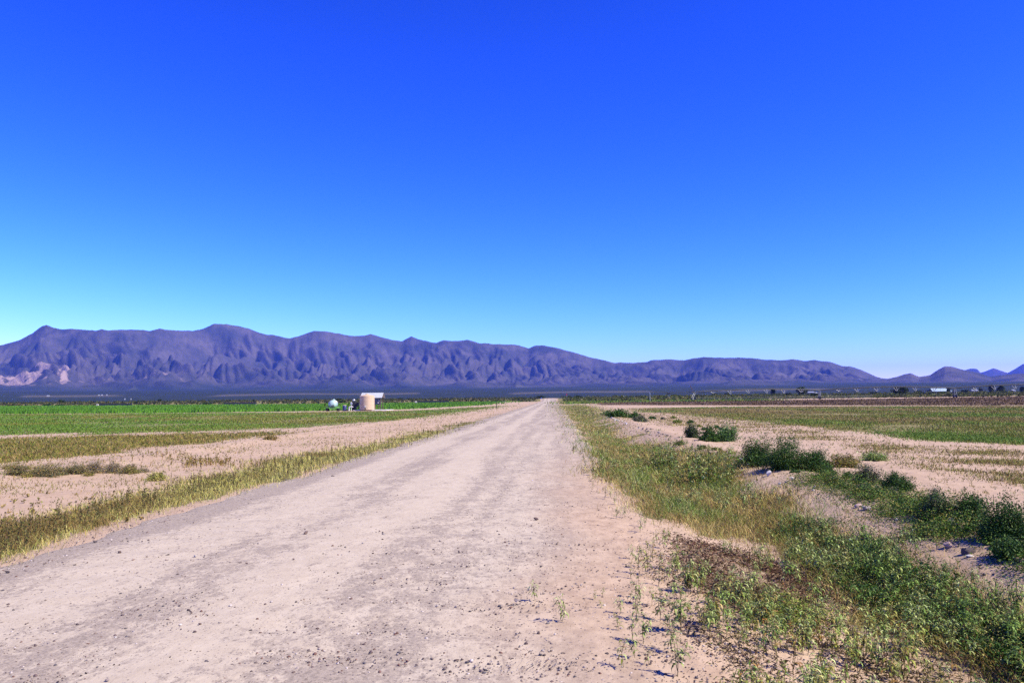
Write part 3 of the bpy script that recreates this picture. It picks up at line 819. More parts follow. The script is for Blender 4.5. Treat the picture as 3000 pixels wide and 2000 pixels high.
v = Veg()
P, d = sample('ditch_green', 290, 1.1); weed_mass(v, P, 0.55, 0.95, [(0.5, 0.7, 0.4), (1, 1, 0.8), (0.4, 0.6, 0.3), (0.5, 0.65, 0.35)], (0, 1, 2, 4))
P, d = sample('ditch', 420, 1.2, thr=0.6, nscale=0.35, seed=310); weed_mass(v, P, 0.5, 1.0, [(1, 1, 0.9), (0.9, 1, 0.9), (1.1, 0.9, 0.8)])
P, d = sample('weedy', 400, 0.8, thr=0.5, nscale=0.8, seed=320); weed_mass(v, P, 0.5, 0.95, [(1.1, 1.1, 1.0), (1.0, 0.85, 0.65), (0.9, 0.65, 0.45), (0.75, 0.9, 0.6), (1.1, 1.1, 1.0)])
P, d = sample('ditch_green', 42000, 0.9, 0.7, thr=0.56, nscale=0.9, seed=325)
P[:, 2] += rng.uniform(0, 1, len(P)) ** 0.8 * np.clip(0.16 + 0.30 * fbm(P[:, 0] * 1.4, P[:, 1] * 1.4, 326, 3), 0.03, 0.34)
v.leaves(P, rng.uniform(0.02, 0.045, len(P)), pick(DARKG + THIST_, len(P)), 0, 3.0)
o = v.build('weeds', M_LEAF)
tag(o, 'dense mass of long leaved weeds along the ditch at right', 'weeds', kind='stuff')
v = Veg()
P, d = sample('weedy', 15000, 0.8, thr=0.52, nscale=1.1, seed=330)
P[:, 2] += rng.uniform(0, 0.03, len(P))
v.leaves(P, rng.uniform(0.015, 0.05, len(P)), pick([(0.10, 0.062, 0.03), (0.06, 0.038, 0.02), (0.14, 0.10, 0.045), (0.07, 0.075, 0.02)], len(P)), 0.5, 3.5)
P, d = sample('ditchfloor', 9000, 0.8, thr=0.40, nscale=1.2, seed=332)
P[:, 2] += rng.uniform(0, 0.04, len(P))
v.leaves(P, rng.uniform(0.02, 0.06, len(P)), pick([(0.11, 0.055, 0.03), (0.065, 0.035, 0.02), (0.16, 0.09, 0.05)], len(P)), 0.5, 3.5)  # dark red brown leaf litter, its colour also carrying the ditch's shade
P, d = sample('mat', 5000, 0.5, 0.25)
P[:, 2] += rng.uniform(0, 0.05, len(P))
v.leaves(P, rng.uniform(0.015, 0.035, len(P)), pick([(0.17, 0.22, 0.03), (0.12, 0.17, 0.02), (0.21, 0.24, 0.05)], len(P)), 0.5, 2)
P, d = sample('bermgreen', 40000, 0.9, thr=0.54, nscale=1.5, seed=350)
P[:, 2] += rng.uniform(0, 1, len(P)) ** 1.5 * np.clip(0.12 + 0.35 * fbm(P[:, 0] * 1.3, P[:, 1] * 1.3, 355, 2), 0.02, 0.3)
v.leaves(P, np.maximum(0.028, d * 0.0016), pick(GREEN + DARKG + DARKG + OLIVE, len(P)), 0.3)
tag(v.build('ground_cover', M_LEAF), 'low green creeping cover on the stony bank and bare ditch floor', 'ground cover', kind='stuff')

# single weeds standing on open sand
MW_STEM = [raw_mesh('stem', *WT[i][0]) for i in range(6)]
MW_LEAF = [raw_mesh('foliage', *WT[i][1]) for i in range(6)]
for m_ in MW_STEM + MW_LEAF: m_.materials.append(M_LEAF)
def weed(px, py, k, sc, label, group=None):
    p = gp(px, py)
    o = empty('weed', p, random.uniform(0, 6.28)); o.scale = (sc, sc, sc)
    tag(o, label, 'weed', group)
    for nm, me_ in (('stem', MW_STEM[k]), ('foliage', MW_LEAF[k])):
        c = bpy.data.objects.new(nm, me_); COL.objects.link(c); c.parent = o
    return o
weed(1645, 1826, 0, 0.72, 'pale green weed standing alone on bare sand at the road shoulder')
weed(1568, 1764, 1, 0.85, 'thin tall weed standing furthest left on the sandy shoulder')
weed(1826, 1958, 3, 0.95, 'small drooping weed with a dark shadow near the bottom edge of the sand')
weed(2622, 1672, 2, 0.8, 'tall upright weed standing on sand just right of the dense green clump')
weed(2875, 1742, 1, 0.8, 'small leafy weed alone on smooth sand right of the weed bank')
weed(2818, 1780, 0, 0.9, 'bushy drooping weed on the sand at the right end of the bank')
weed(2925, 1790, 2, 0.75, 'tall weed with arching leaves near the right edge of the photo')
weed(2300, 1700, 4, 0.9, 'dark leafy weed at the upper end of the bare ditch floor')
SG = 'loose weeds scattered on the right road shoulder'
for (px, py, k, s) in [(1866, 1820, 0, .7), (1862, 1770, 1, .9), (1820, 1800, 1, .65), (1910, 1775, 3, .9), (1875, 1757, 5, .7), (1812, 1848, 3, .7), (1852, 1880, 4, .7), (1765, 1750, 3, .5), (1745, 1760, 3, .5), (1762, 1785, 3, .45),
                       (1935, 1820, 2, .7), (1885, 1890, 2, .62), (1970, 1915, 0, .75), (1860, 1930, 1, .7), (1960, 1850, 1, .7), (1975, 1760, 2, .6), (1870, 1660, 5, .7), (1855, 1640, 1, .75), (1848, 1700, 5, .6), (1868, 1668, 1, .8), (1910, 1630, 5, .7), (1940, 1665, 3, .9), (1875, 1560, 1, .9), (1890, 1545, 5, .8), (1805, 1520, 1, .8), (1830, 1515, 0, .6), (1790, 1460, 1, .7), (1772, 1465, 5, .8), (1800, 1480, 1, .7), (1738, 1430, 5, .7), (1745, 1410, 1, .9), (1925, 1600, 3, 1.0), (1990, 1640, 5, .8), (2050, 1680, 5, .8), (1960, 1700, 0, .6), (2010, 1735, 2, .7), (1930, 1720, 5, .6), (1900, 1950, 3, .6), (1985, 1985, 2, .7)]:
    weed(px, py, k, s, 'small slender weed growing out of the sandy right shoulder', SG)
BG = 'weeds on the bare sand between ditch and stony bank'
for (px, py, k, s) in [(2370, 1560, 5, .9), (2410, 1555, 1, .8), (2440, 1560, 5, .7), (2350, 1545, 1, 1.1), (2475, 1525, 5, .7), (2550, 1580, 1, .8), (2575, 1560, 5, .8), (2640, 1690, 1, .7), (2640, 1660, 3, .9), (2805, 1665, 3, .8), (2850, 1710, 1, .8), (2715, 1640, 3, .6), (2710, 1720, 2, .7), (2760, 1740, 0, .8), (2790, 1760, 1, .8), (2680, 1725, 1, .8), (2965, 1775, 3, .9), (2990, 1780, 1, .9), (2300, 1500, 5, .8), (2285, 1480, 1, .8)]:
    weed(px, py, k, s, 'thin weed standing on the bare sand beside the stony bank', BG)

# ------------------------------------------------------------------ bushes
def bush_mesh(v, w, h, n, pal, leaf, seed, dep=None, sparse=0.0):
    n = int(n * 2.6); leaf = leaf * 1.5; w = w * 1.1
    """rounded thistle-like bush: stems from the base, fine leaves toward the surface"""
    r = np.random.default_rng(seed); dep = dep or w
    ns = 110
    th = r.uniform(0, 2 * PI, ns); ph = np.arccos(r.uniform(0.05, 1, ns))
    rad_ = (0.75 + 0.35 * perlin(np.cos(th) * 1.6 + seed, np.sin(th) * 1.6 + ph * 1.5, seed)) * r.uniform(0.8, 1.08, ns)
    tip = np.stack([np.sin(ph) * np.cos(th) * w / 2, np.sin(ph) * np.sin(th) * dep / 2, np.cos(ph) * h * 0.95 + 0.03], -1) * rad_[:, None]
    v.blades_to(np.zeros((ns, 3)), tip, np.full(ns, max(0.006, leaf * 0.25)), pick([(0.13, 0.10, 0.05), (0.09, 0.10, 0.03)], ns))
    k = r.integers(0, ns, n); t = r.uniform(0.1, 1.0, n) ** 0.6
    q = tip[k] * t[:, None] + r.standard_normal((n, 3)) * np.array([w, dep, h]) * 0.055
    q[:, 2] = np.abs(q[:, 2])
    v.leaves(q, leaf * r.uniform(0.6, 1.4, n), pick(pal, n, 0.22), 0, 3.0)

def blades_to(s, A_, B_, w, col):
    n = len(A_); dvec = B_ - A_
    sd = np.cross(dvec, rng.standard_normal((n, 3))); sd /= np.linalg.norm(sd, axis=1, keepdims=True) + 1e-9
    sd *= (w / 2)[:, None]
    V = np.stack([A_ - sd, A_ + sd, B_], 1).reshape(-1, 3)
    T = np.arange(3 * n).reshape(-1, 3)
    s.add(V, T, np.repeat(col, 3, 0))
Veg.blades_to = blades_to

def bush(px0, px1, py0, py1, pal, n, label, name='bush', cat='bush', group=None, leafpx=3.6, seed=None):
    """a bush whose foot stands at (mid, py1)"""
    p = gp((px0 + px1) / 2, py1 - 0.12 * (py1 - py0)); dep = proj(p[None])[2][0]
    w = (px1 - px0) / F * dep; h = (py1 - py0) / F * dep
    o = empty(name, p - np.array([0, 0, 0.02])); tag(o, label, cat, group)
    v = Veg(); bush_mesh(v, w * 1.08, h * 1.18, n, pal, max(0.02, leafpx * dep / F), seed or int(px0 * 7 + py0))
    V, T, C = v.arrays()
    ns = 110 * 3; nst = 110
    mesh_obj('stem', V[:ns], T[:nst], M_LEAF, o, C[:ns])
    mesh_obj('foliage', V[ns:], T[nst:] - ns, M_LEAF, o, C[ns:])
    return o

THIST = [(0.026, 0.075, 0.010), (0.038, 0.092, 0.012), (0.018, 0.050, 0.008), (0.065, 0.115, 0.02)]
GREYG = [(0.10, 0.11, 0.06), (0.07, 0.09, 0.04), (0.13, 0.12, 0.08), (0.06, 0.075, 0.03)]
GREY = [(0.20, 0.175, 0.15), (0.15, 0.125, 0.10), (0.24, 0.215, 0.19), (0.10, 0.09, 0.05)]
bush(2003, 2050, 1243, 1288, GREYG + THIST, 1500, 'dark green spiky bush leftmost on the stony bank')
bush(2046, 2110, 1248, 1298, THIST, 1800, 'dark rounded bush between the spiky bush and the bright bush')
bush(2095, 2162, 1241, 1298, [(0.075, 0.15, 0.04), (0.06, 0.125, 0.03), (0.09, 0.17, 0.045)], 2000, 'bright green bush with feathery top on the stony bank')
bush(2150, 2290, 1286, 1372, THIST, 4200, 'big dense green bush at the left of the large clump on the bank')
bush(2220, 2370, 1275, 1390, THIST, 5200, 'tallest dense green bush in the middle of the large clump')
bush(2330, 2440, 1308, 1392, THIST, 3600, 'dense green bush at the right end of the large clump')
bush(2420, 2530, 1325, 1372, OLIVE + BROWN, 1800, 'low brownish bush between the large clump and the light green bush')
bush(2520, 2602, 1320, 1352, GREEN + LIGHTG, 1600, 'small light green leafy bush alone behind the bank')
bush(2500, 2580, 1362, 1420, GREYG, 2200, 'grey green thin bush left of the round dark bush')
bush(2572, 2676, 1378, 1442, THIST + [(0.02, 0.05, 0.012)], 3400, 'round dark tumbleweed bush standing by itself on the bank')
bush(2690, 2800, 1440, 1535, THIST + GREYG, 3600, 'shrubby green bush above the two half buried boulders')
bush(2780, 2900, 1435, 1540, THIST, 3600, 'wide green bush right of the half buried boulders')
bush(2862, 3050, 1468, 1605, THIST, 5600, 'large dark green bush at the right edge of the photo')
bush(2900, 3030, 1585, 1648, THIST, 2600, 'low green bush in front of the large bush at the right edge')
bush(1765, 1850, 1196, 1224, THIST, 1500, 'distant green bush at the near edge of the right field')
bush(1838, 1880, 1207, 1226, THIST, 700, 'small green bush just right of the distant ditch bush')
bush(1850, 1900, 1216, 1238, GREYG, 700, 'small grey green bush beside the row of stones')
BS = 'small green bushes in the low strip along the stony bank'
for i in range(60):
    t = random.random(); x_ = 2400 + 600 * t + random.gauss(0, 22); y_ = 1392 + 235 * t + random.gauss(0, 14); w_ = random.uniform(26, 62)
    bush(x_ - w_ / 2, x_ + w_ / 2, y_ - w_ * random.uniform(.35, .6), y_, random.choice([THIST, GREEN + THIST, GREYG + THIST, OLIVE + THIST]), 380, 'small ragged green bush in the low strip along the stony bank', group=BS)
for i in range(22):
    t = random.random(); x_ = 2010 + 450 * t + random.gauss(0, 14); y_ = 1300 + 104 * t + random.gauss(0, 7); w_ = random.uniform(20, 46)
    bush(x_ - w_ / 2, x_ + w_ / 2, y_ - w_ * random.uniform(.3, .5), y_, random.choice([THIST, OLIVE + THIST, OLIVE + BROWN]), 260, 'low ragged tuft at the foot of the bushes on the bank', group='low tufts at the foot of the bank bushes')
for i in range(20):
    x_ = random.uniform(-10, 420); y_ = 1392 - abs(x_ - 200) * 0.03 + random.gauss(0, 7); w_ = random.uniform(30, 70)
    bush(x_ - w_ / 2, x_ + w_ / 2, y_ - w_ * random.uniform(.3, .5), y_, random.choice([GREY + BROWN, BROWN + OLIVE, GREYG + BROWN]), 330, 'small dry twiggy clump in the dead brush row on the left sand', 'dead_bush', 'dead bush', 'dry clumps in the dead brush row', leafpx=2.4)
for i in range(9):
    x_ = 1905 + 26 * i + random.gauss(0, 10); y_ = 1225 + 4.4 * i + random.gauss(0, 4); w_ = random.uniform(14, 30)
    bush(x_ - w_ / 2, x_ + w_ / 2, y_ - w_ * .4, y_, random.choice([OLIVE + GREEN, THIST, GREYG]), 200, 'small low tuft bush scattered on the sand beyond the ditch', group='small tuft bushes beyond the ditch')
# tall weed clump in the ditch
def clump(px0, px1, py0, py1, label):
    p = gp((px0 + px1) / 2, py1 - 0.25 * (py1 - py0)); dep = proj(p[None])[2][0]
    w = (px1 - px0) / F * dep; h = (py1 - py0) / F * dep * 0.92
    o = empty('tall_weed', p); tag(o, label, 'weed', None)
    v = Veg(); n = 70
    base = np.stack([rng.normal(0, w * 0.24, n), rng.normal(0, w * 0.24, n), np.zeros(n)], -1)
    tip = base * 1.5 + np.stack([rng.normal(0, w * .06, n), rng.normal(0, w * .06, n), h * rng.uniform(0.25, 1.0, n) ** 1.0 * np.where(rng.uniform(0, 1, n) < 0.12, 1.25, 0.85)], -1)
    v.blades_to(base, tip, np.full(n, 0.02), pick(BROWN + OLIVE, n))
    mesh_obj('stem', *[v.arrays()[i] for i in (0, 1)], M_LEAF, o, v.arrays()[2])
    v = Veg(); m = 2600; k = rng.integers(0, n, m); t = rng.uniform(0.15, 1, m)[:, None]
    q = base[k] * (1 - t) + tip[k] * t + rng.normal(0, w * 0.035, (m, 3))
    q[:, 2] = np.abs(q[:, 2])
    v.leaves(q, rng.uniform(0.04, 0.11, m), pick(LIGHTG + OLIVE + GREEN + DARKG, m), 0.1, 4.5)
    v.build('foliage', M_LEAF, o)
clump(1890, 2010, 1300, 1400, 'pale green leafy weed clump on the far side of the ditch')
clump(1985, 2160, 1312, 1450, 'tallest weed clump in the ditch with upright brown stalks')
# grey dry brush on the left sand
for (a, b, c, d_, lab) in [(20, 90, 1352, 1392, 'dry brown bush at the left end of the dead brush row'), (95, 190, 1350, 1398, 'dark brown and green dead bush second from the left of the brush row'), (180, 265, 1354, 1392, 'dead bush with olive lower leaves in the middle of the brush row'), (240, 310, 1344, 1390, 'grey twiggy dead bush in the brush row on the left sand'), (300, 362, 1346, 1388, 'pale grey dead bush near the right end of the brush row'), (355, 400, 1360, 1390, 'small brown dead bush at the right end of the brush row')]:
    bush(a, b, c, d_, (GREY + BROWN) if 'grey' in lab else (BROWN + GREYG), 1500, lab, 'dead_bush', 'dead bush', leafpx=2.6)
bush(428, 490, 1385, 1412, GOLD + OLIVE, 900, 'small golden grass tuft beside the left verge', 'grass_tuft', 'grass tuft')
bush(770, 815, 1276, 1290, BROWN, 500, 'small brown dry bush on the far left sand', 'dead_bush', 'dead bush')
# dark dead stalks on the left sand
v = Veg()
px = np.concatenate([rng.normal(575, 28, 60), rng.normal(655, 22, 30), rng.normal(480, 60, 25), rng.uniform(0, 420, 40)])
py = np.concatenate([rng.normal(1360, 5, 60), rng.normal(1362, 6, 30), rng.normal(1345, 8, 25), rng.uniform(1440, 1540, 40)])
P = at(px, py)
h = rng.uniform(0.1, 0.26, len(P)); h[-40:] *= 0.35
v.blades(P, h, np.full(len(P), 0.02), pick(BROWN, len(P)), 0.3)
for k in range(7): v.leaves(P + np.stack([rng.normal(0, .02, len(P)), rng.normal(0, .02, len(P)), h * rng.uniform(.3, 1, len(P))], -1), np.full(len(P), 0.05), pick(BROWN, len(P)), 0, 1.6)
tag(v.build('dead_stalks', M_DRY), 'small dark dead stalks dotted over the left sand', 'dead stalks', kind='stuff')

# litter twigs / tiny tufts over the sand
v = Veg()
px = rng.uniform(-500, 3500, 26000); py = 1200 + 700 * rng.uniform(0, 1, 26000) ** 1.6
P = at(px, py); l, r = road_edges(P[:, 1])
k = ((P[:, 0] < l - 0.3) | (P[:, 0] > r + 0.2)) & (P[:, 1] < 120)
k &= fbm(P[:, 0] * 0.4, P[:, 1] * 0.4, 360, 3) > -0.02 + rng.normal(0, .12, len(px))
P = P[k]; d = np.hypot(P[:, 0], P[:, 1])
for j in range(4):
    v.blades(P + np.stack([rng.normal(0, .02, len(P)), rng.normal(0, .02, len(P)), 0 * d], -1), rng.uniform(0.015, 0.06, len(P)), lodw(d, 0.004, 0.4), pick(BROWN + OLIVE, len(P)), 1.6)
tag(v.build('litter', M_DRY), 'tiny dry tufts and plant litter sprinkled over the bare sand', 'plant litter', kind='stuff')

# ------------------------------------------------------------------ stones
M_STONE = leafmat('stone', 0.85, 0.0, 0.2)
def ico():
    t = (1 + 5 ** 0.5) / 2
    V = np.array([(-1, t, 0), (1, t, 0), (-1, -t, 0), (1, -t, 0), (0, -1, t), (0, 1, t), (0, -1, -t), (0, 1, -t), (t, 0, -1), (t, 0, 1), (-t, 0, -1), (-t, 0, 1)], float)
    V /= np.linalg.norm(V[0])
    T = np.array([(0, 11, 5), (0, 5, 1), (0, 1, 7), (0, 7, 10), (0, 10, 11), (1, 5, 9), (5, 11, 4), (11, 10, 2), (10, 7, 6), (7, 1, 8), (3, 9, 4), (3, 4, 2), (3, 2, 6), (3, 6, 8), (3, 8, 9), (4, 9, 5), (2, 4, 11), (6, 2, 10), (8, 6, 7), (9, 8, 1)])
    return V, T
IV, IT = ico()
def rock_tpl(seed, sub=0):
    r = np.random.default_rng(seed); V, T = IV.copy(), IT.copy()
    for _ in range(sub):
        nv = V.tolist(); cache = {}; nt_ = []
        def midp(a, b):
            k = (min(a, b), max(a, b))
            if k not in cache:
                p = (np.array(nv[a]) + np.array(nv[b])); nv.append((p / np.linalg.norm(p)).tolist()); cache[k] = len(nv) - 1
            return cache[k]
        for a, b, c in T:
            ab, bc, ca_ = midp(a, b), midp(b, c), midp(c, a)
            nt_ += [(a, ab, ca_), (b, bc, ab), (c, ca_, bc), (ab, bc, ca_)]
        V, T = np.array(nv), np.array(nt_)
    for k in range(15):                       # chop flat facets
        n = r.standard_normal(3); n /= np.linalg.norm(n); dd = r.uniform(0.4, 0.72)
        over = np.maximum(V @ n - dd, 0); V = V - over[:, None] * n
    V = V * np.array([1, r.uniform(0.65, 0.95), r.uniform(0.45, 0.75)])
    return V, T
RT = [rock_tpl(900 + i) for i in range(6)]
STC = [(0.10, 0.07, 0.065), (0.15, 0.115, 0.105), (0.07, 0.052, 0.05), (0.22, 0.18, 0.165), (0.13, 0.07, 0.055), (0.09, 0.078, 0.08), (0.09, 0.06, 0.055), (0.36, 0.31, 0.28)]
v = Veg()
n = 190000
px = rng.uniform(-500, 2500, n); py = 1205 + 950 * rng.uniform(0, 1, n) ** 1.1
P = at(px, py); l, r = road_edges(P[:, 1]); d = np.hypot(P[:, 0], P[:, 1])
ins = np.minimum(P[:, 0] - l, r - P[:, 0])
gmv = gravel_mask(P[:, 0], P[:, 1])
edge_l = np.exp(-((P[:, 0] - l - 0.15) / 0.45) ** 2)
clus = np.clip(0.5 + 1.3 * fbm(P[:, 0] * 0.9, P[:, 1] * 0.9, 365, 3), 0.08, 1.2)
prob = np.where(ins > 0, (0.12 + 0.6 * gmv ** 1.5 + 0.30 * smooth(-2, -0.5, P[:, 0])) * clus, 0.30 * np.exp(ins / 0.5)) + 0.6 * edge_l
k = (rng.uniform(0, 1, n) < prob * 0.62) & (P[:, 1] > 1.5) & (P[:, 1] < 90)
P, d = P[k], d[k]
sz = np.clip(rng.lognormal(math.log(0.0062), 0.58, len(P)), 0.003, 0.022); sz = np.maximum(sz, d * 0.00042)
kk = rng.integers(0, 6, len(P))
for i in range(6):
    q = P[kk == i].copy(); s_ = sz[kk == i]; q[:, 2] += s_ * 0.12 + 0.010
    tint = np.array(STC)[rng.integers(0, len(STC), len(q))] * rng.uniform(0.75, 1.3, (len(q), 1))
    v.copies(RT[i][0], RT[i][1], np.ones((12, 3)), q, rng.uniform(0, 6.28, len(q)), s_, tint)
tag(v.build('gravel', M_STONE), 'loose gravel and pebbles scattered over the road', 'gravel', kind='stuff')

RBIG = [rock_tpl(950 + i, 2) for i in range(6)]
def stone_mat(name, c, c2):
    return plain(name, c, 0.85, 0, 0.3, 22.0, 0.8, c2)
SM = {'dark': stone_mat('dark_stone', (0.13, 0.10, 0.095), (0.07, 0.055, 0.055)), 'brown': stone_mat('brown_stone', (0.21, 0.14, 0.11), (0.12, 0.08, 0.07)),
      'pink': stone_mat('pink_stone', (0.50, 0.36, 0.31), (0.36, 0.25, 0.22)), 'white': stone_mat('white_stone', (0.66, 0.62, 0.58), (0.45, 0.41, 0.38)), 'grey': stone_mat('grey_stone', (0.33, 0.29, 0.27), (0.19, 0.165, 0.155))}
SMESH = {}
for k_, m_ in SM.items():
    for i in range(6):
        SMESH[k_, i] = raw_mesh('stone', *RBIG[i]); SMESH[k_, i].materials.append(m_)
def stone(px, py, wpx, col, label, group=None, flat=1.0, name='stone', cat='stone', k=None):
    p = gp(px, py); dep = proj(p[None])[2][0]; s = wpx / F * dep / 1.7
    k = random.randrange(6) if k is None else k
    o = bpy.data.objects.new(name, SMESH[col, k]); COL.objects.link(o)
    on_road = REDGE_L < p[0] < REDGE_R
    o.location = (p[0], p[1], p[2] + s * 0.32 * flat + (0.008 if on_road else 0)); o.scale = (s, s, s * flat)
    o.rotation_euler = (random.uniform(-.25, .25), random.uniform(-.25, .25), random.uniform(0, 6.28))
    return tag(o, label, cat, group)
stone(2780, 1610, 32, 'pink', 'pinkish rounded stone on the sand left of the dark boulder', name='boulder', cat='boulder')
stone(2838, 1628, 42, 'dark', 'dark jagged boulder on the sand below the bushes', name='boulder', cat='boulder')
stone(2842, 1640, 27, 'white', 'flat white slab lying just in front of the dark boulder', flat=0.5)
stone(2992, 1656, 46, 'brown', 'brown flat boulder cut by the right edge of the photo', flat=0.7, name='boulder', cat='boulder')
stone(2784, 1533, 30, 'grey', 'grey brown half buried boulder in front of the bank bush', name='boulder', cat='boulder')
stone(2815, 1530, 22, 'grey', 'smaller pale boulder touching the half buried boulder')
stone(2742, 1544, 20, 'white', 'whitish stone in the shade left of the half buried boulder')
stone(2540, 1500, 40, 'grey', 'flat grey rock amid green cover in the middle of the bank', flat=0.6, name='boulder', cat='boulder')
stone(2515, 1493, 24, 'pink', 'pink stone beside the flat grey rock on the bank')
stone(2665, 1500, 26, 'white', 'pale stone between the green cover and the shrubby bush')
stone(2252, 1396, 22, 'white', 'upright white stone at the foot of the large bush clump', flat=1.5)
stone(2175, 1352, 24, 'white', 'pale stone at the left foot of the large bush clump')
stone(2322, 1410, 18, 'white', 'whitish stone right of the upright white stone')
stone(2350, 1420, 20, 'pink', 'pinkish stone below the right end of the large bush clump')
stone(2728, 1588, 12, 'dark', 'small dark stone alone on the sand left of the pink stone')
stone(2883, 1684, 14, 'grey', 'small round grey stone on the smooth sand below the slab')
for (px, py) in [(2030, 1300), (2044, 1308), (2060, 1317), (2075, 1322), (2092, 1322), (2110, 1327), (2036, 1292), (2150, 1350), (2163, 1358)]:
    stone(px, py, random.uniform(7, 12), 'dark', 'dark stone in the line along the bank left of the bush clump', 'dark stones along the bank')
for i in range(16):
    t = i / 15
    stone(1782 + 55 * t + random.uniform(-4, 4), 1221 + 22 * t + random.uniform(-2, 2), random.uniform(5, 8), 'white', 'small pale stone in the short line across the far sand', 'pale stones in a line beyond the ditch')
for i in range(34):
    t = random.random()
    stone(1860 + 100 * t + random.gauss(0, 9), 1249 + 32 * t + random.gauss(0, 4), random.uniform(4, 9), random.choice(['grey', 'dark', 'brown']), 'small stone in the rubble on the sand beyond the ditch', 'rubble stones beyond the ditch')
for i in range(30):
    t = random.random()
    stone(2300 + 420 * t + random.gauss(0, 22), 1412 + 140 * t + random.gauss(0, 10), random.uniform(6, 13), random.choice(['grey', 'pink', 'white', 'brown']), 'small stone among the green cover on the bank', 'small stones along the bank')
# larger loose stones on the road
stone(895, 1566, 17, 'brown', 'large brown stone with smaller chips in the middle of the road')
stone(280, 1592, 17, 'dark', 'dark wedge shaped stone near the left road edge')
stone(22, 1682, 15, 'dark', 'dark stone at the left edge of the photo on the road')
stone(974, 1396, 14, 'dark', 'flat dark stone on the road beside the left gravel ridge', flat=0.5)
stone(352, 1622, 14, 'brown', 'smooth brown stone near the left side of the road')
stone(573, 1633, 12, 'white', 'whitish stone on the pale dusty wheel track')
stone(340, 1873, 12, 'white', 'white stone low on the left of the road')
stone(734, 1852, 11, 'dark', 'dark tilted stone on the pale track near the bottom')
stone(1570, 1525, 16, 'brown', 'reddish brown stone on the right part of the road')
stone(1604, 1831, 14, 'grey', 'grey stone just left of the lone pale weed')
stone(1579, 1858, 14, 'brown', 'brown stone below the lone pale weed')
stone(2018, 1637, 17, 'dark', 'blackish brown lump of soil on the right shoulder among weeds')
RG = 'loose stones on the dirt road'
for i in range(110):
    px = random.uniform(150, 1850); py = 1330 + 670 * random.random() ** 0.8
    if px < 1622 - 3.3 * (py - 1163) or px > 1640 + 0.4 * (py - 1163): continue
    if px < 1000 and random.random() < 0.5: continue
    stone(px, py, random.uniform(4.5, 9.5), random.choice(['dark', 'dark', 'brown', 'grey']), 'small dark loose stone lying on the dusty dirt road', RG)

# ------------------------------------------------------------------ far scrub belt
def scrub(v, n, x0, x1, y0, y1, pal, h0, h1, per=70):
    x = rng.uniform(x0, x1, n); y = rng.uniform(y0, y1, n)
    k = (x < -9) | (x > 5); x, y = x[k], y[k]; n = len(x)
    z = zfun(x, y); h = rng.uniform(h0, h1, n); w = h * rng.uniform(1.0, 2.2, n)
    c0 = pick(pal, n, 0.2)
    for j in range(per):
        a = rng.standard_normal((n, 3)); a /= np.linalg.norm(a, axis=1, keepdims=True); a *= rng.uniform(0.3, 1, (n, 1)) ** 0.5
        q = np.stack([x + a[:, 0] * w / 2, y + a[:, 1] * w / 2, z + h * 0.42 + a[:, 2] * h * 0.5], -1)
        v.leaves(q, rng.uniform(0.35, 0.75, n), np.clip(c0 * rng.uniform(0.7, 1.3, (n, 1)), 0.003, 1), 0.2, 1.6)
v = Veg()
scrub(v, 2300, -420, -7, 392, 485, [(0.04, 0.052, 0.014), (0.06, 0.07, 0.018), (0.03, 0.038, 0.013), (0.09, 0.085, 0.025)], 0.5, 1.5, 26)
scrub(v, 3000, 5, 420, 348, 485, [(0.045, 0.062, 0.010), (0.07, 0.082, 0.014), (0.03, 0.042, 0.010), (0.09, 0.092, 0.02)], 0.7, 1.9, 26)
scrub(v, 700, -480, 480, 480, 640, [(0.04, 0.05, 0.02), (0.06, 0.065, 0.025), (0.03, 0.04, 0.018)], 0.8, 1.7, 22)
tag(v.build('scrub', M_LEAF), 'dark desert scrub belt along the far edge of the fields', 'scrub', kind='stuff')

DARKTREE = [(0.012, 0.028, 0.007), (0.018, 0.036, 0.008), (0.010, 0.02, 0.006), (0.028, 0.045, 0.011)]
M_BARK = plain('bark', (0.14, 0.10, 0.07), 0.9, 0, 0.4, 8)
def tree(px, py0, py1, wpx, dep, label, pal=DARKTREE, n=1300, name='tree', cat='tree', group=None, trunk=True):
    p = on_ground(px, dep); topz = at_depth(px, py0, dep)[2]; h = max(0.6, topz - p[2]); w = wpx / F * dep
    o = empty(name, p); tag(o, label, cat, group)
    v = Veg(); nl = 10
    lob = rng.standard_normal((nl, 3)); lob /= np.linalg.norm(lob, axis=1, keepdims=True)
    cz = 0.56 * h
    cen = lob * np.array([w * 0.24, w * 0.24, h * 0.18]) + [0, 0, cz]
    k = rng.integers(0, nl, n); a = rng.standard_normal((n, 3)); a /= np.linalg.norm(a, axis=1, keepdims=True)
    q = cen[k] + a * (rng.uniform(0.2, 1, (n, 1)) ** 0.45) * np.array([w * 0.30, w * 0.30, h * 0.33])
    q[:, 2] = np.clip(q[:, 2], 0.08 * h, None)
    v.leaves(q, rng.uniform(0.6, 1.3, n) * max(0.4, 3.6 * dep / F), pick(pal, n, 0.25), 0.1, 1.5)
    v.build('crown', M_LEAF, o)
    mb = MB(); mb.tube((0, 0, -0.1), (0.03 * w, 0, cz), 0.035 * h, 8, 0.015 * h)
    for i in range(3): mb.tube((0.01 * w, 0, cz * 0.5), tuple(cen[i]), 0.016 * h, 6, 0.006 * h)
    mb.build('trunk', M_BARK, o, True)
    return o
tree(2266, 1139, 1156, 14, 560, 'dark oval tree beyond the first irrigator span')
tree(2350, 1132, 1158, 34, 560, 'wide dark tree beyond the irrigator just right of the oval tree')
tree(2387, 1152, 1166, 26, 400, 'low dark bush left of the middle irrigator tower', name='bush', cat='bush')
tree(2637, 1132, 1162, 52, 430, 'big dark round tree under the second irrigator span', n=1800)
tree(2780, 1137, 1152, 10, 640, 'narrow dark tree at the right end of the barn')
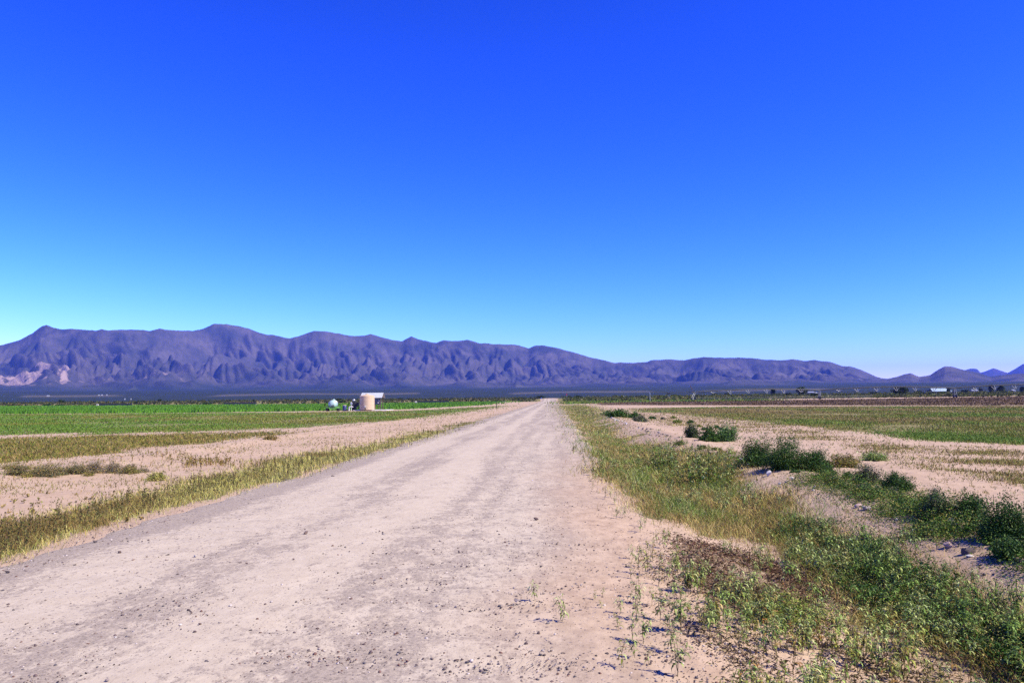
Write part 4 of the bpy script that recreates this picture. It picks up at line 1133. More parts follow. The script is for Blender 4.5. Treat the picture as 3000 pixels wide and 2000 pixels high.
tree(2874, 1136, 1150, 9, 640, 'small narrow tree right of the right irrigator tower')
tree(2905, 1125, 1148, 15, 640, 'tall dark tree standing highest in the right tree row')
tree(2934, 1130, 1150, 22, 640, 'wide dark tree next to the tallest tree on the right')
tree(2997, 1132, 1150, 16, 640, 'dark tree cut by the right edge of the photo')
tree(2828, 1142, 1153, 34, 640, 'low dark hedge tree right of the barn')
for (px, a, w, dep, lab) in [(181, 1170, 20, 470, 'dark bush sticking up at far left behind the green crop'), (178, 1183, 18, 392, 'dark bush below the far left bush at the crop edge'), (140, 1182, 26, 395, 'wide dark bush left of the long dark wall'), (405, 1174, 26, 430, 'round dark bush right of the first long dark wall'), (467, 1169, 12, 480, 'small dark bush on the skyline left of the second wall'), (604, 1178, 40, 400, 'wide low bush beside the second long dark wall'), (843, 1169, 16, 470, 'dark bush on the skyline left of the trailer'), (872, 1168, 14, 470, 'second dark bush on the skyline left of the trailer'), (993, 1166, 22, 450, 'broad dark bush behind the trailer tank'), (1005, 1172, 20, 410, 'dark bush behind the blue drum'), (1170, 1166, 22, 470, 'dark bush on the skyline right of the shed'), (1200, 1167, 14, 470, 'small bush on the skyline above the third wall'), (1583, 1158, 34, 465, 'wide dark bush left of the far end of the road'), (1694, 1158, 24, 460, 'dark round bush right of the stop sign'), (1670, 1161, 14, 460, 'small dark bush between stop sign and round bush'), (1803, 1157, 18, 480, 'dark bush left of the small white building'), (1975, 1155, 26, 480, 'dark bush under the irrigator overhang'), (2095, 1152, 30, 480, 'dark bush right of the first irrigator tower'), (2130, 1150, 16, 480, 'small tall bush under the first irrigator span'), (2310, 1150, 22, 480, 'round bush between oval tree and wide tree'), (2560, 1146, 26, 480, 'low bush left of the big round tree'), (2690, 1144, 24, 480, 'low bush between big round tree and barn'), (2760, 1146, 30, 480, 'low bush in front of the barn')]:
    tree(px, a, 0, w, dep, lab, n=260, name='bush', cat='bush')
# young saplings in the crop
def sapling(px, py0, dep, wpx, label):
    p = on_ground(px, dep); h = at_depth(px, py0, dep)[2] - p[2]; w = wpx / F * dep
    o = empty('sapling', p); tag(o, label, 'sapling')
    MB().tube((0, 0, 0), (0, 0, h * 0.95), 0.02, 6, 0.01).build('stem', M_BARK, o)
    v = Veg(); m = 140; t = rng.uniform(0.35, 1, m)
    q = np.stack([rng.normal(0, w * 0.28, m), rng.normal(0, w * 0.28, m), h * t], -1)
    v.leaves(q, rng.uniform(0.10, 0.24, m), pick(GREEN, m), 0, 2); v.build('foliage', M_LEAF, o)
sapling(105, 1192, 185, 15, 'small dark sapling standing in the crop at far left')
sapling(1023, 1176, 134, 6, 'bright green sapling beside the pump')
sapling(953, 1181, 150, 5, 'thin green stalk in the crop left of the trailer')

# row of round shrubs in front of the right scrub
for i in range(11):
    p = on_ground(2055 + 15.8 * i, 338)
    o = empty('round_shrub', p); tag(o, 'small dark round shrub in the even row beyond the ploughed field', 'shrub', 'row of round shrubs beyond the ploughed field')
    v = Veg(); m = 150; a = rng.standard_normal((m, 3)); a /= np.linalg.norm(a, axis=1, keepdims=True)
    q = a * np.array([0.55, 0.55, 0.42]) * rng.uniform(0.6, 1, (m, 1)); q[:, 2] += 0.5
    v.leaves(q, rng.uniform(0.25, 0.45, m), pick(DARKG, m), 0, 1.5); v.build('foliage', M_LEAF, o)

# ------------------------------------------------------------------ built things
M_TAN = plain('tan_polyethylene', (0.52, 0.385, 0.24), 0.5, 0, 0.1, 1.5)
M_MINT = plain('mint_polyethylene', (0.32, 0.45, 0.40), 0.4, 0, 0.12, 2)
M_GREENP = plain('green_paint', (0.16, 0.40, 0.07), 0.45, 0.1, 0.35, 3)
M_RUBBER = plain('rubber', (0.025, 0.025, 0.026), 0.85, 0, 0.3, 5)
M_STEEL = plain('galvanised_steel', (0.55, 0.57, 0.60), 0.42, 0.6, 0.2, 3)
M_ROOF = plain('corrugated_sheet', (0.46, 0.48, 0.49), 0.45, 0.25, 0.15, 1.5)
M_BLUE = plain('blue_drum_plastic', (0.018, 0.035, 0.14), 0.4, 0, 0.3, 3)
M_WHITE = plain('white_paint', (0.6, 0.6, 0.59), 0.45, 0, 0.12, 2)
M_DARK = plain('dark_metal', (0.035, 0.037, 0.042), 0.55, 0.3, 0.4, 4)
M_WOOD = plain('weathered_wood', (0.10, 0.07, 0.05), 0.9, 0, 0.4, 6)
M_PANEL = plain('grey_box', (0.10, 0.115, 0.14), 0.5, 0.2, 0.25, 3)
M_CONC = plain('concrete', (0.50, 0.46, 0.42), 0.9, 0, 0.2, 2)
M_RED = plain('sign_red', (0.30, 0.012, 0.02), 0.45, 0, 0.15, 3)
M_SIGNB = plain('sign_blue', (0.05, 0.13, 0.42), 0.45, 0, 0.15, 3)
M_PIPE = plain('weathered_pipe', (0.035, 0.038, 0.045), 0.5, 0.3, 0.3, 2)
M_PIPE2 = plain('dull_steel', (0.24, 0.25, 0.26), 0.5, 0.4, 0.3, 2)
M_RUST = plain('rusted_steel', (0.16, 0.085, 0.055), 0.85, 0.2, 0.4, 5)

# pump pad
DT = 127.0
pt = on_ground(1075.5, DT)
zt = pt[2]
pad = empty('concrete_pad', on_ground(1090, DT + 1)); tag(pad, 'pale concrete pad under the tan tank and the pump shed', 'concrete pad')
MB().box((0, 1.2, 0.05), (5.2, 5.6, 0.14), 0, 0.03).build('slab', M_CONC, pad)
# tan water tank
tk = empty('water_tank', (pt[0], pt[1], zt + 0.12)); tag(tk, 'large upright tan plastic water tank in front of the pump shed', 'water tank')
Rk, Hk = 1.13, 2.16
prof = [(0.02, 0), (Rk - 0.05, 0), (Rk, 0.05)]
for i in range(9):
    z0 = 0.12 + i * (Hk - 0.24) / 9; st = (Hk - 0.24) / 9
    prof += [(Rk, z0), (Rk, z0 + st * 0.78), (Rk - 0.018, z0 + st * 0.84), (Rk - 0.018, z0 + st * 0.94)]
prof += [(Rk + 0.01, Hk - 0.1), (Rk + 0.01, Hk - 0.02), (Rk - 0.08, Hk + 0.04), (Rk * 0.5, Hk + 0.15), (0.3, Hk + 0.2), (0.02, Hk + 0.2)]
MB().lathe(prof, n=56).build('shell', M_TAN, tk, True)
MB().lathe([(0.24, Hk + 0.19), (0.27, Hk + 0.2), (0.27, Hk + 0.26), (0.22, Hk + 0.3), (0.02, Hk + 0.3)], n=28).build('lid', M_TAN, tk, True)
mb = MB(); mb.tube((0.0, -Rk + 0.05, 0.16), (0, -Rk - 0.22, 0.16), 0.07, 12); mb.tube((0, -Rk - 0.16, 0.02), (0, -Rk - 0.16, 0.32), 0.05, 10); mb.box((0, -Rk - 0.16, 0.36), (0.24, 0.05, 0.04))
mb.build('outlet_valve', M_DARK, tk, True)
mb = MB()
for s_ in (-0.07, 0.07): mb.tube((s_ - 0.02, -Rk - 0.02, 0.35), (s_ - 0.02, -Rk - 0.02, 0.7), 0.03, 8)
mb.build('gauge_pipe', M_WHITE, tk, True)

# shed
ps = on_ground(1092, 131.6)
sh = empty('pump_shed', (ps[0], ps[1], ps[2])); tag(sh, 'open pump shed with white corrugated gable roof behind the tan tank', 'shed')
W, D, EV, RI = 3.25, 2.0, 2.12, 2.78
for sx in (-W / 2 + 0.15, W / 2 - 0.2):
    for sy in (-D / 2 + 0.1, D / 2 - 0.1):
        MB().box((sx, sy, EV / 2), (0.12, 0.12, EV)).build('post', M_WOOD, sh)
MB().box((W / 2 - 0.85, D / 2 - 0.1, EV / 2 - 0.05), (0.10, 0.10, EV - 0.1)).build('post', M_WOOD, sh)
def roof_slope(sgn):
    mb = MB(); n = 66; V = []
    for k in range(n + 1):
        x = -W / 2 - 0.12 + (W + 0.24) * k / n; dz = 0.022 * math.sin(k * PI / 1.5)
        V += [(x, sgn * (D / 2 + 0.25), EV - 0.12 + dz), (x, 0, RI + dz), (x, sgn * (D / 2 + 0.25), EV - 0.15 + dz), (x, 0, RI - 0.03 + dz)]
    Fc = []
    for k in range(n):
        a = k * 4; b = a + 4
        Fc += [(a, b, b + 1, a + 1), (a + 2, a + 3, b + 3, b + 2), (a, a + 2, b + 2, b)]
    return mb.add(V, Fc)
for sgn in (-1, 1): roof_slope(sgn).build('roof', M_ROOF, sh, True)
for sx in (-W / 2, W / 2):
    mb = MB(); t = 0.04
    tri = [(-D / 2 - 0.1, EV - 0.1), (D / 2 + 0.1, EV - 0.1), (0, RI - 0.1)]
    mb.add([(sx - t, y_, z_) for y_, z_ in tri] + [(sx + t, y_, z_) for y_, z_ in tri], [(0, 2, 1), (3, 4, 5), (0, 1, 4, 3), (1, 2, 5, 4), (2, 0, 3, 5)])
    mb.build('gable', M_WOOD, sh)
bp_ = MB().box((W / 2 - 0.62, -D / 2 + 0.22, 1.42), (1.0, 0.08, 1.0), 0, 0.01).build('control_board', M_PANEL, sh)
MB().box((W / 2 - 0.85, -D / 2 + 0.1, 1.62), (0.4, 0.14, 0.5), 0, 0.02).build('control_box', M_PANEL, bp_)
MB().box((W / 2 - 0.55, -D / 2 + 0.1, 1.2), (0.24, 0.12, 0.12), 0, 0.01).build('control_box', M_WHITE, bp_)
MB().box((W / 2 - 0.42, -D / 2 + 0.1, 1.52), (0.12, 0.1, 0.16), 0, 0.01).build('control_box', M_WHITE, bp_)
# red hose reel / valve by the shed post
vp = on_ground(1098.5, 129.6)
o = empty('valve_stand', (vp[0], vp[1], vp[2])); tag(o, 'dark valve stand with rusty red pipe at the right side of the tan tank', 'valve')
MB().tube((0, 0, 0), (0, 0, 0.95), 0.09, 10).build('pipe', M_RUST, o, True)
MB().lathe([(0.02, -0.04), (0.2, -0.04), (0.2, 0.04), (0.02, 0.04)], (0, 0, 1.0), n=20).build('hand_wheel', M_DARK, o, True)

# engine / pump
pe_ = on_ground(1040, 128.5)
en = empty('pump_engine', (pe_[0], pe_[1], pe_[2])); tag(en, 'dark pump engine on legs with white filter dome left of the tan tank', 'pump engine')
mb = MB(); mb.box((-0.1, 0, 0.95), (0.62, 0.8, 0.95), 0, 0.06); mb.box((0.38, 0, 1.0), (0.5, 0.6, 0.62), 0, 0.05); mb.box((-0.15, 0, 0.3), (0.5, 0.6, 0.5), 0, 0.04); mb.tube((0.4, 0.1, 1.2), (0.85, 0.1, 1.12), 0.06, 8)
mb.build('engine_block', M_DARK, en, True)
for (x_, y_) in ((0.2, -0.25), (0.45, -0.25), (0.2, 0.25), (0.62, 0.25), (0.62, -0.25)):
    MB().tube((x_ - 0.08, y_, 0.75), (x_ + 0.04, y_, 0.0), 0.035, 6).build('leg', M_DARK, en)
MB().tube((-0.12, -0.1, 1.38), (-0.12, -0.1, 1.62), 0.08, 10).build('exhaust_stack', M_DARK, en, True)
MB().lathe([(0.02, 0), (0.19, 0), (0.22, 0.08), (0.2, 0.18), (0.12, 0.26), (0.02, 0.29)], (-0.15, -0.12, 1.52), n=24).build('air_filter', M_STEEL, en, True)
# white pipe manifold
pm_ = on_ground(1028, 126.6)
pf = empty('pipe_manifold', (pm_[0], pm_[1], pm_[2])); tag(pf, 'white pipe manifold with standpipe left of the pump engine', 'pipes')
MB().tube((0.08, 0, 0), (0.08, 0, 1.22), 0.045, 12).build('standpipe', M_WHITE, pf, True)
MB().path([(-0.28, 0, 0), (-0.28, 0, 0.52), (-0.2, 0, 0.62), (0.25, 0, 0.62), (0.34, 0, 0.54)], 0.085, 12).build('elbow_pipe', M_WHITE, pf, True)
mb = MB(); mb.box((0.08, 0, 1.1), (0.28, 0.2, 0.3), 0, 0.04); mb.tube((0.08, 0, 1.2), (0.08, 0, 1.38), 0.07, 10)
mb.build('valve_body', M_STEEL, pf, True)
MB().path([(-0.46, 0, 0.02), (-0.42, 0, 0.4), (-0.28, 0.02, 0.62)], 0.045, 8).build('hose', M_DARK, pf, True)

# drum
pd_ = on_ground(1009, 126.0)
dr = empty('drum', (pd_[0], pd_[1], pd_[2])); tag(dr, 'dark blue plastic drum with tan lid between trailer and pump', 'drum'); dr.rotation_euler = (0, math.radians(3), 0)
mb = MB(); mb.lathe([(0.02, 0), (0.27, 0), (0.29, 0.03), (0.29, 0.26), (0.305, 0.28), (0.29, 0.3), (0.29, 0.56), (0.305, 0.58), (0.29, 0.6), (0.29, 0.82), (0.27, 0.85)], n=32)
mb.build('shell', M_BLUE, dr, True)
MB().lathe([(0.02, 0.852), (0.275, 0.852), (0.28, 0.87), (0.25, 0.9), (0.02, 0.91)], n=28).build('lid', M_TAN, dr, True)
pr = on_ground(1016, 125.8)
stn = bpy.data.objects.new('pump_motor', MB().mesh('pump_motor')); 
mb = MB(); mb.tube((-0.16, 0, 0.12), (0.16, 0, 0.12), 0.1, 12); mb.box((0, 0, 0.03), (0.3, 0.2, 0.06)); mb.tube((0.05, 0, 0.2), (0.05, 0, 0.28), 0.04, 8)
o = mb.build('pump_motor', M_DARK, None, True); o.location = tuple(map(float, pr)); tag(o, 'small black pump motor on the ground right of the drum', 'pump')

# nurse tank trailer
ptl = on_ground(976, 126.0)
tl = empty('tank_trailer', (ptl[0], ptl[1], ptl[2]), math.radians(9)); tl.scale = (0.86, 0.86, 0.86); tag(tl, 'pale mint tank on a green wheeled trailer at the left of the pumps', 'tank trailer')
prof = []
for i in range(15):
    t = -PI / 2 + PI * i / 14
    prof.append((max(0.02, 0.78 * math.cos(t) ** 0.62), 1.02 * math.sin(t)))
tb = MB().lathe(prof, (0, 0, 1.22), 'Y', 40).build('tank', M_MINT, tl, True)
mb = MB(); mb.lathe([(0.2, 1.96), (0.2, 2.06), (0.17, 2.1), (0.02, 2.11)], (0.1, 0, 0), n=24); mb.build('lid', M_MINT, tb, True)
mb = MB()
for yy_ in (-0.5, 0.5):
    for k in range(24):
        a0 = 2 * PI * k / 24; a1 = a0 + 2 * PI / 24; rr_ = 0.755
        mb.tube((rr_ * math.cos(a0), yy_, 1.22 + rr_ * math.sin(a0)), (rr_ * math.cos(a1), yy_, 1.22 + rr_ * math.sin(a1)), 0.025, 6)
mb.build('strap', M_STEEL, tb)
mb = MB(); mb.box((0, -0.95, 0.62), (1.9, 0.14, 0.16)); mb.box((0, 0.95, 0.62), (1.5, 0.12, 0.14))
for sx in (-0.55, 0.55): mb.box((sx, 0, 0.52), (0.12, 2.3, 0.14))
for sx in (-0.4, 0.4): mb.box((sx, -0.6, 0.62), (0.1, 0.3, 0.3)); mb.box((sx, 0.6, 0.62), (0.1, 0.3, 0.3))
mb.box((0.86, -0.9, 0.68), (0.7, 0.4, 0.34)); mb.box((-0.86, -0.9, 0.66), (0.6, 0.4, 0.1)); mb.box((0, -1.05, 0.42), (1.0, 0.1, 0.12))
mb.build('chassis', M_GREENP, tl)
mb = MB(); mb.tube((0, -1.1, 0.85), (0.18, -1.12, 1.12), 0.06, 8); mb.box((0.05, -1.08, 0.84), (0.5, 0.2, 0.2), 0, 0.03); mb.path([(-0.35, -1.1, 0.75), (-0.1, -1.15, 0.95), (0.3, -1.12, 0.78)], 0.04, 8)
mb.build('pump_unit', M_DARK, tl, True)
def wheel(x_, y_, r_, w_, parent):
    o = MB().lathe([(r_ * 0.55, -w_ / 2), (r_ * 0.92, -w_ / 2), (r_, -w_ * 0.32), (r_, w_ * 0.32), (r_ * 0.92, w_ / 2), (r_ * 0.55, w_ / 2)], (x_, y_, r_), 'X', 28).build('wheel', M_RUBBER, parent, True)
    MB().lathe([(0.03, -w_ * 0.3), (r_ * 0.56, -w_ * 0.3), (r_ * 0.56, w_ * 0.3), (0.03, w_ * 0.3)], (x_, y_, r_), 'X', 20).build('rim', M_GREENP, o, True)
for sx in (-1.0, 1.0):
    for sy in (-0.55, 0.6): wheel(sx * (0.92 if sx > 0 else 0.95), sy, 0.44, 0.36, tl)
MB().tube((0, 1.0, 0.5), (0, 2.1, 0.35), 0.06, 8).build('drawbar', M_GREENP, tl)

# marker posts
def post(px, py0, py1, m, label, w=0.09, name='post', dep=None, cat='post'):
    p = gp(px, py1) if dep is None else on_ground(px, dep); dp = proj(p[None])[2][0]
    h = at_depth(px, py0, dp)[2] - p[2]
    o = empty(name, p); tag(o, label, cat)
    mb = MB(); mb.box((0, 0, h / 2), (w, w, h)); mb.build('shaft', m, o)
    MB().box((0, 0, h + 0.02), (w * 1.25, w * 1.25, 0.05)).build('cap', m, o)
    return o
post(1455, 1178, 1198, M_WOOD, 'dark wooden marker post in the grass left of the road', 0.11)
post(1640, 1163, 0, M_DARK, 'short dark delineator post at the right side of the road end', 0.14, dep=430)

def sign(px, pyc, dep, size, m, label, name, octo):
    p = on_ground(px, dep); zc = at_depth(px, pyc, dep)[2] - p[2]
    o = empty(name, p); tag(o, label, 'road sign')
    MB().box((0, 0.04, zc * 0.5), (0.09, 0.05, zc)).build('post', M_STEEL, o)
    n = 8 if octo else 4; rr_ = size / 2 / math.cos(PI / n); V = []
    for y_ in (-0.03, 0.0): V += [(rr_ * math.cos(2 * PI * (i + .5) / n), y_, zc + rr_ * math.sin(2 * PI * (i + .5) / n)) for i in range(n)]
    MB().add(V, [tuple(range(n)), tuple(range(2 * n - 1, n - 1, -1))] + [(i, n + i, n + (i + 1) % n, (i + 1) % n) for i in range(n)]).build('face', m, o)
sign(1660, 1155, 440, 0.78, M_RED, 'dark red octagonal stop sign at the far right end of the road', 'stop_sign', True)
sign(1586, 1166, 420, 0.6, M_SIGNB, 'small blue and white sign at the far left end of the road', 'road_sign', False)

# long low dark walls beyond the crop
for (x0, x1, py0, py1, dep, wh, lab) in [(291, 387, 1182.5, 1188, 345, True, 'long low dark wall with pale left end at far left beyond the crop'), (657, 750, 1178.5, 1183.5, 352, False, 'long low dark wall beyond the crop left of the trailer'), (1222, 1315, 1173, 1178, 355, True, 'long low dark wall beyond the crop right of the pump shed')]:
    a = on_ground(x0, dep); b = on_ground(x1, dep); h = 0.95; L = b[0] - a[0]
    o = empty('low_wall', (a[0] + b[0]) / 2 * np.array([1]) if False else ((a[0] + b[0]) / 2, (a[1] + b[1]) / 2, a[2]), math.atan2(b[1] - a[1], b[0] - a[0])); tag(o, lab, 'wall')
    MB().box((0, 0, h / 2), (L, 0.5, h), 0, 0.03).build('wall', M_DARK, o)
    MB().box((0, 0, h + 0.04), (L + 0.1, 0.6, 0.07), 0, 0.02).build('coping', M_WOOD, o)
    if wh: MB().box((-L / 2 - 0.5, -0.2, 0.42), (0.95, 0.7, 0.84), 0, 0.06).build('end_block', M_CONC, o)

# center pivot irrigator
T_px = [(2036, 1148.5, 298), (2401, 1142.5, 302), (2797, 1136, 300), (3215, 1128, 296)]
tops = [at_depth(a, b, c) for a, b, c in T_px]
base0 = np.array([tops[0][0], tops[0][1], float(zfun(tops[0][0], tops[0][1]))])
pv = empty('irrigation_pivot', base0); tag(pv, 'long arched irrigation pivot with wheeled towers spanning the ploughed field', 'irrigator')
loc = lambda p: tuple(float(v_) for v_ in (np.asarray(p) - base0))
for i in range(3):
    a, b = tops[i], tops[i + 1]; u = (b - a) / np.linalg.norm(b - a); pr_ = np.array([-u[1], u[0], 0])
    def arc(t): return a + (b - a) * t + np.array([0, 0, 0.78 * 4 * t * (1 - t)])
    MB().path([loc(arc(t)) for t in np.linspace(0, 1, 25)], 0.19, 8).build('span_pipe', M_PIPE, pv, True)
    bots = []
    for k, t in enumerate([0.145, 0.28, 0.425, 0.57, 0.71, 0.85]):
        bt = arc(t) - np.array([0, 0, 1.5 if 0 < k < 5 else 1.0]); bots.append(bt)
        mb = MB()
        for s_ in (-1, 1):
            if (k == 0 and s_ == 1) or (k == 5 and s_ == -1): pass
            mb.tube(loc(bt + pr_ * 0.0), loc(arc(min(1, max(0, t + 0.028 * s_))) + pr_ * 0.0), 0.1, 6)
            mb.tube(loc(bt + pr_ * 0.9 * s_), loc(arc(t)), 0.05, 6)
        mb.tube(loc(bt - pr_ * 0.9), loc(bt + pr_ * 0.9), 0.05, 6)
        mb.build('truss', M_PIPE2, pv)
    for s_ in (-1, 1):
        pts = [a] + [q + pr_ * 0.9 * s_ for q in bots] + [b]
        MB().path([loc(q) for q in pts], 0.03, 5).build('truss_rod', M_DARK, pv)
    for k in range(14):
        q = arc((k + 0.5) / 14)
        MB().tube(loc(q), loc(q - np.array([0, 0, 2.1])), 0.022, 5).build('drop_hose', M_DARK, pv)
oh = at_depth(1904, 1148.5, 297)
MB().path([loc(oh), loc(oh * 0.5 + tops[0] * 0.5 - np.array([0, 0, 0.15])), loc(tops[0])], 0.1, 8).build('overhang_pipe', M_PIPE, pv, True)
MB().tube(loc(oh), loc(np.array([oh[0], oh[1], float(zfun(oh[0], oh[1])) + 0.2])), 0.05, 6).build('end_hose', M_WHITE, pv)
sbp = at_depth(1958.5, 1153, 297)
MB().box(loc(sbp), (1.3, 0.06, 0.55)).tube(loc(sbp + np.array([-.5, 0, .2])), loc(sbp + np.array([-.5, 0, .7])), .02, 5).tube(loc(sbp + np.array([.5, 0, .2])), loc(sbp + np.array([.5, 0, .7])), .02, 5).build('hanging_board', M_DARK, pv)
for i, tp in enumerate(tops[:3]):
    gz = float(zfun(tp[0], tp[1])); tw = MB()
    feet = [np.array([tp[0] - 0.5, tp[1] - 1.9, gz + 0.6]), np.array([tp[0] + 0.3, tp[1] + 1.9, gz + 0.6])]
    if i == 0: feet = [np.array([tp[0] - 1.5, tp[1] - 1.6, gz + 0.6]), np.array([tp[0] + 0.1, tp[1] + 1.6, gz + 0.6])]
    for fpt in feet:
        for dx in (-0.35, 0.35): tw.tube(loc(tp + np.array([dx * .6, 0, 0])), loc(fpt + np.array([dx, 0, 0])), 0.07, 6)
    tw.tube(loc(feet[0]), loc(feet[1]), 0.12, 6)
    for t in (0.4, 0.7): tw.tube(loc(tp * (1 - t) + feet[0] * t), loc(tp * (1 - t) + feet[1] * t), 0.05, 6)
    two = tw.build('tower', M_PIPE2, pv)
    for fpt in feet:
        q = loc(fpt)
        w_ = MB().lathe([(0.3, -0.2), (0.55, -0.2), (0.62, -0.12), (0.62, 0.12), (0.55, 0.2), (0.3, 0.2)], (q[0] + 0.1, q[1], q[2]), 'X', 24).build('wheel', M_RUBBER, two, True)
    q = loc(tp + np.array([0.1, -0.25, -0.5])); MB().box(q, (0.5, 0.35, 0.6), 0, 0.03).build('control_box', M_PANEL, two)
mb = MB(); ma = at_depth(2030, 1150, 297.5); mt = at_depth(2021, 1125, 297.5)
mb.tube(loc(ma), loc(mt), 0.07, 6); 
for t, L in ((0.45, 0.9), (0.62, 0.5)):
    c_ = ma * (1 - t) + mt * t; mb.tube(loc(c_), loc(c_ + np.array([L, 0, 0.0])), 0.045, 6)
mb.build('mast', M_RUST, pv)

# wire fence beyond the ploughed field
fp = [on_ground(x_, 322) for x_ in np.arange(2044, 2560, 17.0)]
fe = empty('wire_fence', fp[0]); tag(fe, 'low wire fence with thin posts behind the ploughed field', 'fence')
for q in fp:
    d_ = q - fp[0]; MB().box((d_[0], d_[1], d_[2] + 0.6), (0.09, 0.09, 1.2)).build('post', M_WOOD, fe)
mb = MB()
for h in (0.4, 0.8, 1.15):
    for a, b in zip(fp[:-1], fp[1:]): mb.tube(tuple(a - fp[0] + [0, 0, h]), tuple(b - fp[0] + [0, 0, h]), 0.012, 4)
mb.build('wire', M_STEEL, fe)

M_HOUSE = plain('house_paint', (0.36, 0.36, 0.36), 0.6, 0, 0.15, 1)
M_HROOF = plain('house_roof', (0.30, 0.32, 0.35), 0.5, 0.1, 0.2, 1)
# far buildings
def building(px0, px1, pyr, pye, dep, wall_m, roof_m, label, name='house', cat='house', p=None, slant=0.0, dd=8.0):
    a = on_ground(px0, dep) if p is None else p[0]; b = on_ground(px1, dep) if p is None else p[1]
    c = (a + b) / 2; L = np.linalg.norm(b - a)
    ez = at_depth((px0 + px1) / 2, pye, dep)[2] - c[2] if p is None else p[2]; rz_ = at_depth((px0 + px1) / 2, pyr, dep)[2] - c[2] if p is None else p[3]
    o = empty(name, c, math.atan2(b[1] - a[1], b[0] - a[0])); tag(o, label, cat)
    MB().box((0, 0, ez / 2 - 0.2), (L * 0.96, dd * 0.94, ez + 0.4)).build('wall', wall_m, o)
    for sg in (-1, 1):
        V = [(-L / 2, sg * dd / 2, ez - 0.05), (L / 2, sg * dd / 2, ez - 0.05), (L / 2 - slant, 0, rz_), (-L / 2 + slant, 0, rz_)]
        V += [(x_, y_, z_ + 0.12) for x_, y_, z_ in V]
        MB().add(V, [(0, 1, 2, 3), (7, 6, 5, 4), (0, 4, 5, 1), (1, 5, 6, 2), (2, 6, 7, 3), (3, 7, 4, 0)]).build('roof', roof_m, o)
    mb = MB(); mb.box((0, -dd * 0.47 - 0.03, min(1.1, ez * 0.4)), (min(2.4, L * 0.25), 0.08, min(2.2, ez * 0.8))); mb.build('door', M_PANEL, o)
    for sx in (-0.3, 0.3): MB().box((sx * L, -dd * 0.47 - 0.03, ez * 0.6), (L * 0.12, 0.07, ez * 0.28)).build('window', M_DARK, o)
    return o
M_BLUEROOF = plain('pale_metal_roof', (0.42, 0.53, 0.58), 0.4, 0.15, 0.1, 0.3)
building(2720, 2778, 1137.5, 1145.5, 700, M_HOUSE, M_BLUEROOF, 'large barn with pale blue white metal roof beyond the irrigator', 'barn', 'barn', slant=2.0, dd=14)
building(2363, 2384, 1147, 1149, 620, M_HOUSE, M_HROOF, 'small white house right of the wide dark tree', slant=0.2)
building(2388, 2394, 1149, 1151, 620, M_HOUSE, M_HROOF, 'tiny white shed right of the small white house', 'shed', 'shed', dd=3)
building(2844, 2852, 1141, 1143, 660, M_HOUSE, M_HROOF, 'tiny pale house left of two beyond the right tower', dd=5)
building(2855, 2863, 1141, 1143, 660, M_HOUSE, M_HROOF, 'tiny pale house right of two beyond the right tower', dd=5)
building(2962, 2972, 1141, 1143, 660, M_HOUSE, M_HROOF, 'tiny pale house near the right edge among the trees', dd=5)
building(1819, 1828, 1160, 1161, 520, M_HOUSE, M_HOUSE, 'small white building beyond the scrub left of the irrigator', dd=4)
for (px, py, lab, w) in [(141, 1161, 'tiny white house at far left below the mountains', 12), (290, 1159, 'tiny white house left of three below the mountains', 8), (299, 1158.5, 'tiny white house in the middle of three below the mountains', 7), (313, 1158, 'tiny white house right of three below the mountains', 6), (366, 1171, 'tiny white building low at left below the mountains', 4), (384, 1171, 'second tiny white building low at left below the mountains', 4)]:
    q = on_range(px, py); tdir = np.array([-q[1], q[0], 0]) / math.hypot(q[0], q[1]) * -1
    building(0, 0, 0, 0, 0, M_HOUSE, M_HROOF, lab, p=(q - tdir * w / 4, q + tdir * w / 4, 1.6, 2.6), dd=4)

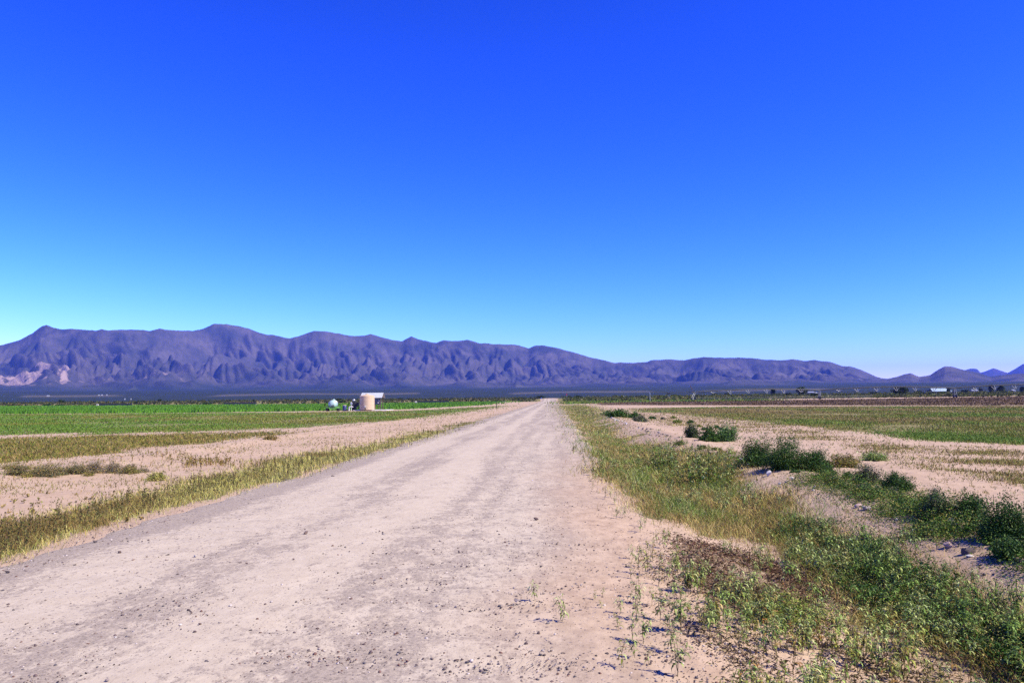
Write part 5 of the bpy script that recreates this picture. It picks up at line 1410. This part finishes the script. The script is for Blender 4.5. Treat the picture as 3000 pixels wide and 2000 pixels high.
# ------------------------------------------------------------------ haze
m, nt, out = newmat('haze')
pvn = N(nt, 'ShaderNodeVolumePrincipled')
pvn.inputs['Color'].default_value = (*HAZE_COL, 1) if 'HAZE_COL' in globals() else (0.12, 0.23, 1.0, 1)
pvn.inputs['Density'].default_value = 0.000046
pvn.inputs['Anisotropy'].default_value = 0.0
nt.links.new(pvn.outputs[0], out.inputs['Volume'])
hz = MB().box((0, 4000, 325), (34000, 30000, 674)).build('haze', m)
tag(hz, 'blue air haze over the plain and mountains', 'haze', kind='stuff')

# ------------------------------------------------------------------ light
SKY_GRADE = [(3.93, 2.4, 2.6), (5.9, 5.5, 1.95), (3.1, 4.4, 1.6)]      # reference, level, contrast per channel: a deep polarised sky
SUN_EL = math.radians(46); sv = Vector((0.94, -0.34, 0)).normalized() * math.cos(SUN_EL); sv.z = math.sin(SUN_EL)
sd_ = bpy.data.lights.new('sun', 'SUN'); sd_.energy = 5.0; sd_.angle = math.radians(0.53); sd_.color = (1.0, 0.91, 0.69)
so = bpy.data.objects.new('sun', sd_); COL.objects.link(so); so.rotation_euler = sv.to_track_quat('Z', 'Y').to_euler(); so.location = (20, -20, 30)
w = bpy.data.worlds.new('World'); scn.world = w; w.use_nodes = True
nt = w.node_tree; nt.nodes.clear()
sky = nt.nodes.new('ShaderNodeTexSky'); sky.sky_type = 'NISHITA'; sky.sun_disc = False
sky.sun_elevation = SUN_EL; sky.sun_rotation = math.atan2(sv.x, sv.y)
sky.air_density = 1.0; sky.dust_density = 0.0; sky.ozone_density = 4.0; sky.altitude = 1300
sep = nt.nodes.new('ShaderNodeSeparateColor'); nt.links.new(sky.outputs[0], sep.inputs[0])
cmb = nt.nodes.new('ShaderNodeCombineColor')
for ch, (ref, out_, gam) in enumerate(SKY_GRADE):
    x = mul(nt, mul(nt, mul(nt, sep.outputs[ch], 1.0 / ref), gam, 'POWER'), out_)
    nt.links.new(x, cmb.inputs[ch])
bg = nt.nodes.new('ShaderNodeBackground'); bg.inputs[1].default_value = 0.10
wo = nt.nodes.new('ShaderNodeOutputWorld')
nt.links.new(cmb.outputs[0], bg.inputs[0]); nt.links.new(bg.outputs[0], wo.inputs[0])

scn.view_settings.view_transform = 'Standard'; scn.view_settings.look = 'None'
scn.view_settings.exposure = 0.95; scn.view_settings.gamma = 1.0
scn.cycles.max_bounces = 6; scn.cycles.transparent_max_bounces = 8; scn.cycles.volume_bounces = 1
scn.cycles.use_denoising = False; scn.cycles.use_adaptive_sampling = False
